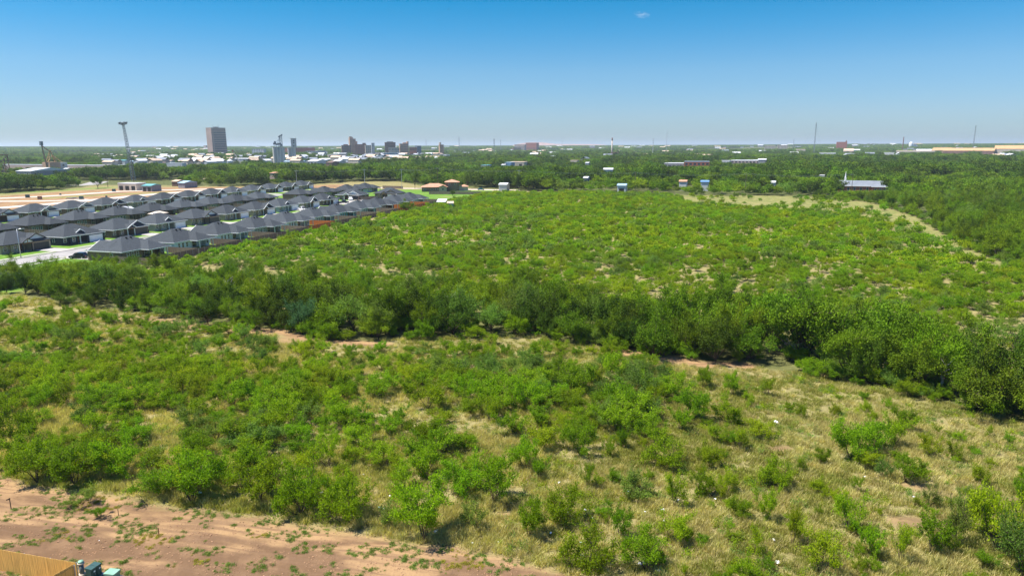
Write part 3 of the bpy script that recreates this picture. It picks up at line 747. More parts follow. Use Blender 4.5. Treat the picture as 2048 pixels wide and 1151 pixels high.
# back yards along the brush
yl = -138.8
for k, u in enumerate(uA):
    om = M['fence_orange'] if k in (4, 8, 9) else M['fence_brown']
    nm = 'orange stained' if k in (4, 8, 9) else 'weathered brown'
    fence('%s fence behind the %s house from the street lamp end' % (nm, MAP_N[k]), uv(u + 16.3, yl), uv(u - 1.9, yl), 1.83, om, M['galv'], 'fences along the brush', step=0.3)
    fence('%s side fence between yards past the %s house from the street lamp end' % (nm, MAP_N[k]), uv(u + 16.4, -150), uv(u + 16.4, yl - .2), 1.83, om, M['galv'], 'fences between back yards', step=0.3)
fence('weathered fence beside the first house at the street bend', uv(139.6, yl), uv(139.6, -151), 1.83, M['fence_brown'], M['galv'], step=.3)
for k in range(9):
    fence('weathered fence between two inner yards, %s from the left' % MAP_N[k], uv(uC[k] + 16.4, -206.5), uv(uC[k] + 16.4, -230), 1.83, M['fence_brown'], M['galv'], 'fences between inner yards', step=.4)
fence('long dark fence between the subdivision and the mown verge', at(858, 388.5), at(1000, 389), 1.9, M['fence_brown'], M['galv'], step=.4, posts=4)
fence('dark fence closing the yards at the far end of the inner rows', at(765, 376.5), at(806, 377.5), 1.9, M['fence_brown'], M['galv'], step=.4, posts=4)
fence('dark side fence running from the open garage house to the beige one', at(722, 401), at(764, 397), 1.9, M['fence_brown'], M['galv'], step=.4, posts=4)

# ------------------------------------------------------------------ utility boxes, stakes and litter in the foreground
def cabinet(name, label, c, w, d, h, rz, mat, double=False):
    root = thing(name, label, 'utility box', (c[0], c[1], float(height(c[0], c[1]))), rz)
    MB().box(-w / 2 - .12, w / 2 + .12, -d / 2 - .12, d / 2 + .12, -.2, .09).build('plinth', M['concrete'], root)
    n = 2 if double else 1
    for i in range(n):
        x0 = -w / 2 + i * w / n; x1 = x0 + w / n - (0.02 if double else 0)
        b = MB(); ch = .05
        b.prism([(x0 + ch, -d / 2), (x1 - ch, -d / 2), (x1, -d / 2 + ch), (x1, d / 2 - ch), (x1 - ch, d / 2), (x0 + ch, d / 2), (x0, d / 2 - ch), (x0, -d / 2 + ch)], .09, h - .12, top=False)
        body = b.build('housing', mat, root)
        l = MB(); e = .03
        l.prism([(x0 - e + .05, -d / 2 - e), (x1 + e - .05, -d / 2 - e), (x1 + e, -d / 2), (x1 + e, d / 2), (x1 + e - .05, d / 2 + e), (x0 - e + .05, d / 2 + e), (x0 - e, d / 2), (x0 - e, -d / 2)] if not double else
                [(x0, -d / 2 - e), (x1, -d / 2 - e), (x1, d / 2 + e), (x0, d / 2 + e)], h - .12, h)
        l.build('lid', mat, root)
        MB().box(x0 + (x1 - x0) * .45, x0 + (x1 - x0) * .45 + .13, -d / 2 - .012, -d / 2 - .002, h - .34, h - .22).build('label_plate', M['paper'], body)
        MB().box(x1 - .16, x1 - .12, -d / 2 - .05, -d / 2 - .002, h * .4, h * .55).build('handle', M['steel_dark'], body)
    return root
tA, tB, tC, tD = (at(p_[0] * s_, 1040 + p_[1] * s_, 0.95) for p_ in ((1145, 640), (1290, 545), (1395, 570), (1240, 655)))
tc_ = (tA + tB + tC + tD) / 4; ax = tB - tA
cabinet('utility_cabinet', 'dark green double utility cabinet with pale stickers beside the cedar fence corner', tc_, np.linalg.norm(ax) * 1.0, np.linalg.norm(tD - tA) * 1.0, .95, math.atan2(ax[1], ax[0]), M['box_dark'], True)
tA, tB, tC, tD = (at(p_[0] * s_, 1040 + p_[1] * s_, 0.65) for p_ in ((1430, 690), (1495, 648), (1620, 670), (1555, 705)))
tc_ = (tA + tB + tC + tD) / 4; ax = tD - tA
cabinet('utility_cabinet', 'small pale green utility cabinet right of the dark green one', tc_, max(.75, np.linalg.norm(tC - tB)), .62, .65, math.atan2(ax[1], ax[0]), M['box_light'])
q = at(1100 * s_, 1040 + 555 * s_, 1.15)
r_ = thing('pedestal_post', 'stubby cylinder pedestal with pale cap between fence and green cabinet', 'pedestal', (q[0], q[1], 0))
MB().cone(0, 0, 0, .95, .15, .15, 14).build('post', M['steel_dark'], r_, True); MB().cone(0, 0, .95, 1.05, .22, .22, 14).build('flange', M['canvas'], r_, True)
MB().cone(0, 0, 1.05, 1.18, .19, .17, 14).build('cap', M['box_light'], r_, True); MB().cone(0, 0, 0, .2, .22, .22, 14).build('foot', M['canvas'], r_, True)
for i, (px, py, h, mt, lb) in enumerate(((318, 1069, .7, 'timber', 'rust brown survey stake standing in the middle of the dirt strip'), (22, 1015, 1.0, 'bark', 'thin survey stake with cross piece at the left of the dirt strip'), (237, 1028, .6, 'bark', 'thin stake beside the weed patch on the dirt strip'))):
    q = at(px, py); z0 = float(height(*q)); r_ = thing('survey_stake', lb, 'stake', (q[0], q[1], z0), i)
    MB().box(-.03, .03, -.02, .02, -.1, h).build('stake', M[mt], r_)
    if i == 1: MB().box(-.25, .05, -.027, -.021, h - .12, h - .02).build('flag', M['bark'], r_)

def scrap(seed):
    r = np.random.default_rng(seed); mb = MB(); n = 5
    gx = [[(i / (n - 1) - .5 + r.normal() * .05, j / (n - 1) * .7 - .35 + r.normal() * .05, abs(r.normal()) * .16 + .05) for i in range(n)] for j in range(n)]
    for j in range(n - 1):
        for i in range(n - 1):
            if (i in (0, n - 2)) and (j in (0, n - 2)) and r.random() < .6: continue
            mb.poly(gx[j][i], gx[j][i + 1], gx[j + 1][i + 1], gx[j + 1][i])
    return mb
SCR = [scrap(i) for i in range(5)]
LIT = [(797, 948, .5, 0), (788, 976, .5, 0), (760, 1020, .5, 1), (768, 1023, .3, 0), (727, 953, .35, 0), (735, 962, .35, 0), (852, 947, .35, 0), (780, 997, .4, 0), (945, 1091, .4, 0), (996, 1090, .3, 0), (1118, 970, .55, 0), (1183, 966, .3, 0),
       (1170, 1023, .55, 0), (1182, 1041, .6, 0), (1256, 986, .45, 1), (1325, 1024, .6, 0), (1327, 1046, .4, 0), (1356, 1004, .4, 0), (1430, 1003, .4, 0), (1161, 1091, .6, 1), (1162, 1115, .6, 1), (1101, 1075, .4, 0), (1283, 1133, 1.0, 0),
       (1316, 1147, .8, 1), (1553, 1128, .75, 0), (1547, 1084, .45, 0), (1726, 1141, .5, 0), (1827, 997, .4, 0), (1729, 958, .4, 0), (1552, 849, .9, 0), (650, 886, .4, 0), (672, 885, .4, 0), (125, 779, .5, 0), (42, 712, .6, 0), (628, 1006, .5, 0), (645, 972, .6, 1), (643, 990, .5, 0), (107, 919, .5, 0), (1480, 868, .4, 0), (1231, 853, .4, 0), (360, 930, .7, 1), (400, 990, .7, 0), (199, 1083, .2, 0), (872, 1069, .7, 0), (1135, 1030, .5, 0), (1270, 985, .3, 0), (1290, 1028, .3, 0), (868, 1014, .35, 0)]
LITL = {(1283, 1133): 'largest white plastic sheet, lying in straw grass near the bottom edge', (1316, 1147): 'pale blue plastic scrap beside the largest white sheet', (1553, 1128): 'crumpled white bag alone in tan grass left of a leafy bush', (1552, 849): 'pale broken board lying on the open grey grass slope',
        (760, 1020): 'pale blue scrap on straw grass beyond the dirt strip edge', (1182, 1041): 'white bag on open grass right of a round bush', (1726, 1141): 'small white scrap in grass by the bottom right bushes', (1729, 958): 'white speck of litter by the reddish bare patch on the right', (872, 1069): 'white litter caught under the bush at the dirt edge', (199, 1083): 'tiny white scrap on the brown dirt by the fence'}
for i, (px, py, sz, bl) in enumerate(LIT):
    q = at(px, py); mt = M['paper_b' if bl else 'paper']
    o = SCR[i % 5].build('plastic_scrap', mt); o.location = (q[0], q[1], float(height(*q)) + (.28 if py < 1080 else .2)); o.scale = (sz * .5, sz * .5, sz * .5); o.rotation_euler = (0.15 * (i % 3 - 1), .2 * (i % 2), i * 1.7)
    tag(o, LITL.get((px, py), 'pale blue plastic scrap caught among the bushes' if bl else 'white plastic scrap among grass and bushes'), 'litter', 'plastic litter in the grass')

HY = lambda px: 290 - (px - 1024) * math.tan(ROLL)          # where the photo's horizon lies
KP = float(CF[1])                                              # cosine of the camera's pitch
def XW(px, D): return (px - 1024) / FPX * D * KP
def ZW(px, py, D): return CAM_H + (HY(px) - py) * D / FPX * KP * KP

# ------------------------------------------------------------------ vehicles
def lathe_wheel(root, x, y, r, w):
    t = MB(); side = 1 if y > 0 else -1; n = 16
    t.tube([(x, y - w / 2, r), (x, y + w / 2, r)], r, n); o = t.build('wheel', M['tyre'], root, False)
    MB().tube([(x, y + side * (w / 2 + .002), r), (x, y + side * (w / 2 + .02), r)], r * .58, 12).build('rim', M['galv'], o)

def car(name, label, cat, loc, rz, paint, kind, group=None):
    root = thing(name, label, cat, (loc[0], loc[1], 0.02 if len(loc) < 3 else loc[2]), rz, group)
    L, Wd, r = (5.6, 1.95, .40) if kind == 'truck' else ((4.75, 1.88, .37) if kind == 'suv' else (4.7, 1.82, .34))
    hb = {'truck': .98, 'suv': .98, 'sedan': .86}[kind]; ht = {'truck': 1.88, 'suv': 1.72, 'sedan': 1.45}[kind]
    def loft(sections, nm, mat):
        mb = MB()
        for (x0, w0, z0, t0), (x1, w1, z1, t1) in zip(sections[:-1], sections[1:]):
            a = [(x0, -w0, z0), (x0, w0, z0), (x0, w0 * .93, t0), (x0, -w0 * .93, t0)]; b = [(x1, -w1, z1), (x1, w1, z1), (x1, w1 * .93, t1), (x1, -w1 * .93, t1)]
            for i in range(4): j = (i + 1) % 4; mb.poly(a[i], b[i], b[j], a[j])
        x0, w0, z0, t0 = sections[0]; mb.poly((x0, -w0, z0), (x0, -w0 * .93, t0), (x0, w0 * .93, t0), (x0, w0, z0))
        x0, w0, z0, t0 = sections[-1]; mb.poly((x0, -w0, z0), (x0, w0, z0), (x0, w0 * .93, t0), (x0, -w0 * .93, t0))
        return mb.build(nm, mat, root)
    h = L / 2; w = Wd / 2
    if kind == 'truck':
        loft([(-h, w * .96, .5, hb), (-h + .1, w, .42, hb + .03), (-.55, w, .32, hb + .03), (-.5, w, .32, hb + .02), (1.35, w, .32, hb + .04), (h - .25, w * .97, .36, hb), (h, w * .88, .45, hb - .12)], 'body', M[paint])
        loft([(-.62, w * .90, hb, ht - .02), (-.5, w * .92, hb, ht), (.75, w * .92, hb, ht - .02), (1.5, w * .9, hb, hb + .06)], 'cab', M[paint])
        loft([(-.66, w * .80, hb + .14, ht - .16), (.0, w * .945, hb + .12, ht - .12), (.85, w * .945, hb + .12, ht - .14), (1.38, w * .86, hb + .1, hb + .16)], 'window', M['carglass'])
        MB().box(-h + .12, -.72, -w * .84, w * .84, hb + .012, hb + .04).build('cargo_bed', M['black'], root)
    else:
        loft([(-h, w * .9, .45, hb - .1), (-h + .18, w * .98, .34, hb), (-.4, w, .28, hb + .02), (1.0, w, .28, hb), (h - .3, w * .95, .32, hb - .14), (h, w * .85, .4, hb - .3)], 'body', M[paint])
        back = -h + (.25 if kind == 'suv' else .75)
        loft([(back, w * .88, hb - .02, hb + .1), (back + .45, w * .9, hb, ht - .03), (-.1, w * .9, hb, ht), (.45, w * .89, hb, ht - .08), (1.25, w * .9, hb, hb + .05)], 'cabin', M[paint])
        loft([(back + .16, w * .8, hb + .1, hb + .3), (back + .55, w * .925, hb + .08, ht - .14), (0, w * .925, hb + .08, ht - .12), (.5, w * .92, hb + .08, ht - .18), (1.06, w * .84, hb + .06, hb + .14)], 'window', M['carglass'])
    for sx in (-1, 1):
        for sy in (-1, 1): lathe_wheel(root, sx * L * .31, sy * (w - .08), r, .24)
    for sy in (-1, 1):
        a = sorted((sy * (w * .5), sy * (w * .82)))
        MB().box(h - .06, h + .015, a[0], a[1], hb - .34, hb - .2).build('headlight', M['paper'], root)
        MB().box(-h - .015, -h + .05, a[0], a[1], hb - .3, hb - .14).build('tail_light', M['lamp_red'], root)
    return root
vdir = math.atan2(V2[1], V2[0])
car('parked_suv', 'black SUV parked on the drive beside the first brush side house', 'suv', uv(143.2, -165.6), ANG_U + math.pi / 2 + .25, 'carblack', 'suv')
car('pickup_truck', 'white pickup parked on a drive in the middle of the street', 'pickup', at(605, 420.5), vdir + math.pi - .25, 'carwhite', 'truck')
car('pickup_truck', 'black pickup parked in front of the last white garage on the street', 'pickup', at(687, 406.5), ANG_U - .6, 'carblack', 'truck')
car('pickup_truck', 'white pickup parked before the open garage at the street end', 'pickup', at(701, 400.5), ANG_U - math.pi / 2 - .9, 'carwhite', 'truck')
car('parked_car', 'white car parked at the dark garage in the far row, nearer of two', 'car', uv(262.5, -271), vdir + .1, 'carwhite', 'suv')
car('parked_car', 'white car parked beside another at the dark garage in the far row', 'car', uv(265.6, -271.4), vdir, 'carwhite', 'sedan')
car('parked_car', 'white car glimpsed between charcoal roofs of the far row, right of the pair', 'car', uv(319.5, -271), vdir, 'carwhite', 'suv')
car('parked_car', 'lone teal car with white top on the pale road before the trees', 'car', (*at(962, 380.2), .1), .05, 'carteal', 'sedan')

BINW = ['navy sided house', 'dark gabled brown brick house', 'greige brick house', 'shaded tan gabled house', 'tan house with navy dormer', 'black gabled tan house']
for k, w_ in zip((1, 2, 3, 4, 5, 6), BINW):
    q = uv(uB[k] + 15.0, -191.6); r_ = thing('wheelie_bin', 'dark wheelie bin beside the garage of the ' + w_, 'bin', (q[0], q[1], .02), ANG_U, 'wheelie bins by the garages')
    g = MB().poly((-.27, -.3, .06), (-.27, .28, .06), (.27, .28, .06), (.27, -.3, .06)); a_ = [(-.27, -.3), (.27, -.3), (.27, .28), (-.27, .28)]; b_ = [(-.33, -.38), (.33, -.38), (.33, .36), (-.33, .36)]
    for i in range(4): j = (i + 1) % 4; g.poly((*a_[i], .06), (*a_[j], .06), (*b_[j], 1.0), (*b_[i], 1.0))
    g.build('body', M['black'], r_); MB().box(-.35, .35, -.42, .40, 1.003, 1.08).build('lid', M['black'], r_)
    for s in (-.24, .24): MB().tube([(s - .04, .30, .12), (s + .04, .30, .12)], .12, 10).build('wheel', M['tyre'], r_)

# ------------------------------------------------------------------ lamps, masts, poles
q = at(42, 515); r_ = thing('street_lamp', 'slim pale street lamp at the kerb before the tan brick house', 'street lamp', (q[0], q[1], 0), 0)
MB().tube([(0, 0, 0), (0, 0, 7.9)], [.11, .07], 10).build('pole', M['galv'], r_, True)
MB().tube([(0, 0, 7.75), (.5, .1, 7.95), (1.2, .2, 8.0)], .045, 6).build('arm', M['galv'], r_)
MB().box(1.1, 1.95, .08, .36, 7.94, 8.06).build('lamp_head', M['galv'], r_); MB().cone(0, 0, 0, .25, .2, .18, 10).build('base', M['concrete'], r_)

q = at(268, 362); D = q[1]; ztop = ZW(240, 245, D)
r_ = thing('light_tower', 'tall lattice floodlight tower rising behind the cleared lots', 'light tower', (q[0], q[1], 0), 0)
r_.rotation_euler = (0, -R(4.4), 0)
mb = MB(); hb_, ht_ = 2.0, .95; nb = 22
for k in range(3):
    a = 2 * math.pi * k / 3; mb.tube([(hb_ * math.cos(a), hb_ * math.sin(a), 0), (ht_ * math.cos(a), ht_ * math.sin(a), ztop)], [.24, .15], 5)
for i in range(nb):
    z0, z1 = ztop * i / nb, ztop * (i + 1) / nb
    for k in range(3):
        a, b = 2 * math.pi * k / 3, 2 * math.pi * (k + 1) / 3; h0 = hb_ + (ht_ - hb_) * i / nb; h1 = hb_ + (ht_ - hb_) * (i + 1) / nb
        mb.tube([(h0 * math.cos(a), h0 * math.sin(a), z0), (h1 * math.cos(b), h1 * math.sin(b), z1)], .075, 4)
        mb.tube([(h0 * math.cos(b), h0 * math.sin(b), z0), (h1 * math.cos(a), h1 * math.sin(a), z1)], .075, 4)
mb.build('lattice_mast', M['steel_dark'], r_)
MB().cone(0, 0, ztop, ztop + .4, 2.3, 2.3, 12).build('platform', M['steel_dark'], r_)
for k in range(10):
    a = 2 * math.pi * k / 10; mb = MB(); mb.box(-.5, .5, -.55, .55, -.75, .75)
    o = mb.build('floodlight', M['steel_dark'], r_); o.location = (2.9 * math.cos(a), 2.9 * math.sin(a), ztop + 1.1 + .5 * (k % 2)); o.rotation_euler = (0, .4, a)
MB().box(-.7, .9, .5, 1.1, ztop * .52, ztop * .52 + 2.2).build('ballast_box', M['paper'], r_)

def pole(px, py, h, label, tpole=True, group='utility poles', mat='wood_pole', rz=0.0, rad=.17):
    q = at(px, py); r_ = thing('utility_pole', label, 'utility pole', (q[0], q[1], 0), rz, group)
    MB().tube([(0, 0, 0), (0, 0, h)], [rad, rad * .65], 8).build('pole', M[mat], r_)
    if tpole:
        MB().box(-1.3, 1.3, -.06, .06, h - .75, h - .6).build('crossarm', M[mat], r_)
        for x_ in (-1.15, 0, 1.15):
            MB().cone(x_, 0, h - .6 if x_ else h, (h - .6 if x_ else h) + .25, .07, .05, 6).build('insulator', M['galv'], r_)
    return np.array([q[0], q[1], h])
P = [pole(269, 374, 21, 'tall dark pole standing right beside the lattice light tower', True, rad=.22),
     pole(594, 372, 12, 'pale utility pole left of the far charcoal roofs before the woods', mat='galv'), pole(730, 374, 13, 'pale utility pole above the far end roofs before the woods', mat='galv'),
     pole(804, 378, 14, 'pale utility pole between the charcoal roofs and the ranch house', mat='galv'), pole(876, 379.5, 15, 'dark utility pole in front of the terracotta ranch house'),
     pole(1038, 378, 13, 'pale utility pole at the near edge of the woods past the teal car', mat='galv'), pole(1702, 392, 13, 'dark utility pole in front of the red brick church'),
     pole(216, 375, 9, 'short dark post on the pale lot left of the lattice tower', False), pole(1270, 386, 13, 'wooden utility pole at the edge of the woods beyond the scrub'), pole(1490, 390, 13, 'wooden utility pole at the edge of the woods above the tan clearing'),
     pole(401, 352, 17, 'dark wooden pole in the woods left of the elevators'), pole(617, 346, 18, 'dark wooden pole in the woods below the white warehouses')]
def wires(label, pts):
    mb = MB()
    for off in (-1.0, 1.0):
        for a, b in zip(pts[:-1], pts[1:]):
            n = 10; pl = []
            for i in range(n + 1):
                t = i / n; p = a * (1 - t) + b * t; pl.append((p[0] + off * .1, p[1] + off, p[2] - .3 + off * .25 - 4 * t * (1 - t) * 1.2))
            mb.tube(pl, .035, 3, cap=False)
    tag(mb.build('power_line', M['steel_dark']), label, 'power line')
wires('sagging wires from pole to pole along the near edge of the woods', [P[1], P[2], P[3], P[4], P[5], P[8], P[9], P[6]])

def mast(px, ytop, D, label, kind='guyed', wid=1.2, mat='steel_dark'):
    x = XW(px, D); y0 = D; h = ZW(px, ytop, D)
    r_ = thing('radio_mast', label, 'mast', (x, y0, 0), .2)
    mb = MB(); k = wid
    for i in range(3):
        a = 2 * math.pi * i / 3; mb.tube([(k * math.cos(a), k * math.sin(a), 0), (k * .6 * math.cos(a), k * .6 * math.sin(a), h)], k * .22, 4)
    for i in range(24):
        a = 2 * math.pi * i / 3; b = a + 2 * math.pi / 3; f0 = 1 - .4 * i / 24; f1 = 1 - .4 * (i + 1) / 24
        mb.tube([(k * f0 * math.cos(a), k * f0 * math.sin(a), h * i / 24), (k * f1 * math.cos(b), k * f1 * math.sin(b), h * (i + 1) / 24)], k * .16, 3)
    mb.build('lattice_mast', M[mat], r_)
    if kind == 'panel':
        for z_ in (.97, .86, .75, .62): MB().cone(0, 0, h * z_ - h * .03, h * z_, k * 1.9, k * 1.9, 8).build('antenna_panel', M[mat], r_)
    else:
        g = MB()
        for i in range(3):
            a = 2 * math.pi * i / 3 + .5
            for z_ in (.5, .95): g.tube([(0, 0, h * z_), (h * .5 * math.cos(a), h * .5 * math.sin(a), 0)], .06, 3)
        g.build('guy_wire', M[mat], r_)
    return r_
mast(919, 273, 2400, 'slim grey radio mast right of the twin topped tan tower', wid=1.3); mast(989, 277, 1900, 'stout dark mast ringed with antenna panels right of the downtown blocks', 'panel', 1.1)
mast(1002, 279, 3200, 'faint slim mast just right of the stout panelled one', wid=1.2); mast(853, 278, 3300, 'faint slim mast between the dark glass block and the tan tower', wid=1.1)
mast(1307, 278, 1900, 'short grey mast on the horizon right of the brick chimney', 'panel', .8, 'galv'); mast(1334, 263, 2600, 'very thin tall mast right of the short grey one', wid=1.0, mat='galv')
mast(1630, 249, 1800, 'tall lattice radio mast above the woods right of centre', wid=1.6); mast(1948, 256, 1900, 'tall leaning looking lattice mast behind the orange roofs', wid=1.7)
mast(1125, 275, 3600, 'faint thin mast right of the pinkish hill', wid=1.2, mat='galv'); mast(1588, 281, 2600, 'tiny faint mast on the horizon left of the tall lattice one', wid=.9)

# ------------------------------------------------------------------ the town on the plain
BLOCK = []                                                    # clearings in front of buildings

ZVIS = 3.2          # trees and shrubs hide about this much of a building's foot
def place(x0, x1, yb, D=None):
    xc = (x0 + x1) / 2
    if D is None: D = float(at(xc, yb, ZVIS)[1])
    return np.array([XW(xc, D), D]), D, (x1 - x0) * D * KP / FPX

def shed(x0, x1, yt, yb, wall, roof, label, cat='warehouse', h=6.0, D=None, doors=0, kind='gable', jit=0.0, win=False, group=None, name=None, hide=None):
    D0_ = D is None; c, D, w = place(x0, x1, yb, D); xc = (x0 + x1) / 2
    h = h if h > 9 else h + 1.6
    hv = CAM_H - h
    yt_ = max(yt - HY(xc), .3)
    dep = min(max(hv * FPX / yt_ / KP / KP - D, 9), 90) if hv > 2 else max(12, min(w * .7, 40))
    if D0_ and h <= 11:
        dep = min(max(dep, 8), max(8, 1.15 * w)); rs = min(dep * .11, h * .5) if kind == 'gable' else (0.32 * min(w, dep) / 2 if kind == 'hip' else .5)
        top = lambda d_: ZW(xc, yt, d_ + dep * (.5 if kind != 'flat' else 1)) - rs
        while D0_ and top(D) > h + 1.2 and D < 4000: D *= 1.02
        h = max(top(D), 2.6); c = np.array([XW(xc, D), D]); w = (x1 - x0) * D * KP / FPX
    az = math.atan2(c[0], c[1]); rz = min(-az, -.28); ph = -az - rz      # fronts follow the town's street grid
    if ph > .02: W0 = w; w = max((W0 - dep * math.sin(ph)) / math.cos(ph), W0 * .6); sh = (W0 - w * math.cos(ph)) / 2; c = c - np.array([math.cos(az), -math.sin(az)]) * sh
    root = thing(name or cat.replace(' ', '_'), label, cat, (c[0], c[1], 0), rz + jit, group)
    MB().prism([(-w / 2, 0), (w / 2, 0), (w / 2, dep), (-w / 2, dep)], 0, h, top=False).build('wall', M[wall], root)
    r = MB(); o = .35; rise = min(dep * .11, h * .5) if kind == 'gable' else .0
    if kind == 'gable':
        r.poly((-w / 2 - o, -o, h), (w / 2 + o, -o, h), (w / 2 + o, dep / 2, h + rise), (-w / 2 - o, dep / 2, h + rise))
        r.poly((-w / 2 - o, dep / 2, h + rise), (w / 2 + o, dep / 2, h + rise), (w / 2 + o, dep + o, h), (-w / 2 - o, dep + o, h))
        r.poly((-w / 2 - o, -o, h), (-w / 2 - o, dep / 2, h + rise), (-w / 2 - o, dep + o, h)).poly((w / 2 + o, -o, h), (w / 2 + o, dep + o, h), (w / 2 + o, dep / 2, h + rise))
        r.box(-w / 2 - o, w / 2 + o, -o - .05, -o, h - .35, h + .02)
    elif kind == 'hip': hip(r, -w / 2 - o, w / 2 + o, -o, dep + o, h, .32)
    else: r.box(-w / 2 - .1, w / 2 + .1, -.1, dep + .1, h, h + .5)
    r.build('roof', M[roof], root)
    for k in range(doors):
        xx = -w / 2 + w * (k + .5) / doors; MB().box(xx - min(2, w / doors * .3), xx + min(2, w / doors * .3), -.08, -.01, 0.05, h * .68).build('door', M['black'], root)
    if win:
        nr = max(1, int(h / 3.6)); b = 0
        for j in range(nr):
            n = max(2, int(w / 4.5)); z0 = h * j / nr + 1.0
            for i in range(min(n, 14)):
                xx = -w / 2 + w * (i + .5) / min(n, 14); ww = w / min(n, 14) * .28
                MB().box(xx - ww, xx + ww, -.07, -.01, z0, z0 + h / nr * .5).build('window', M['window_band'], root); b += 1
                if b > 60: break
    BLOCK.append((x0 - 1, x1 + 1, yt, yb - .5 if hide is None else hide, D))
    return root

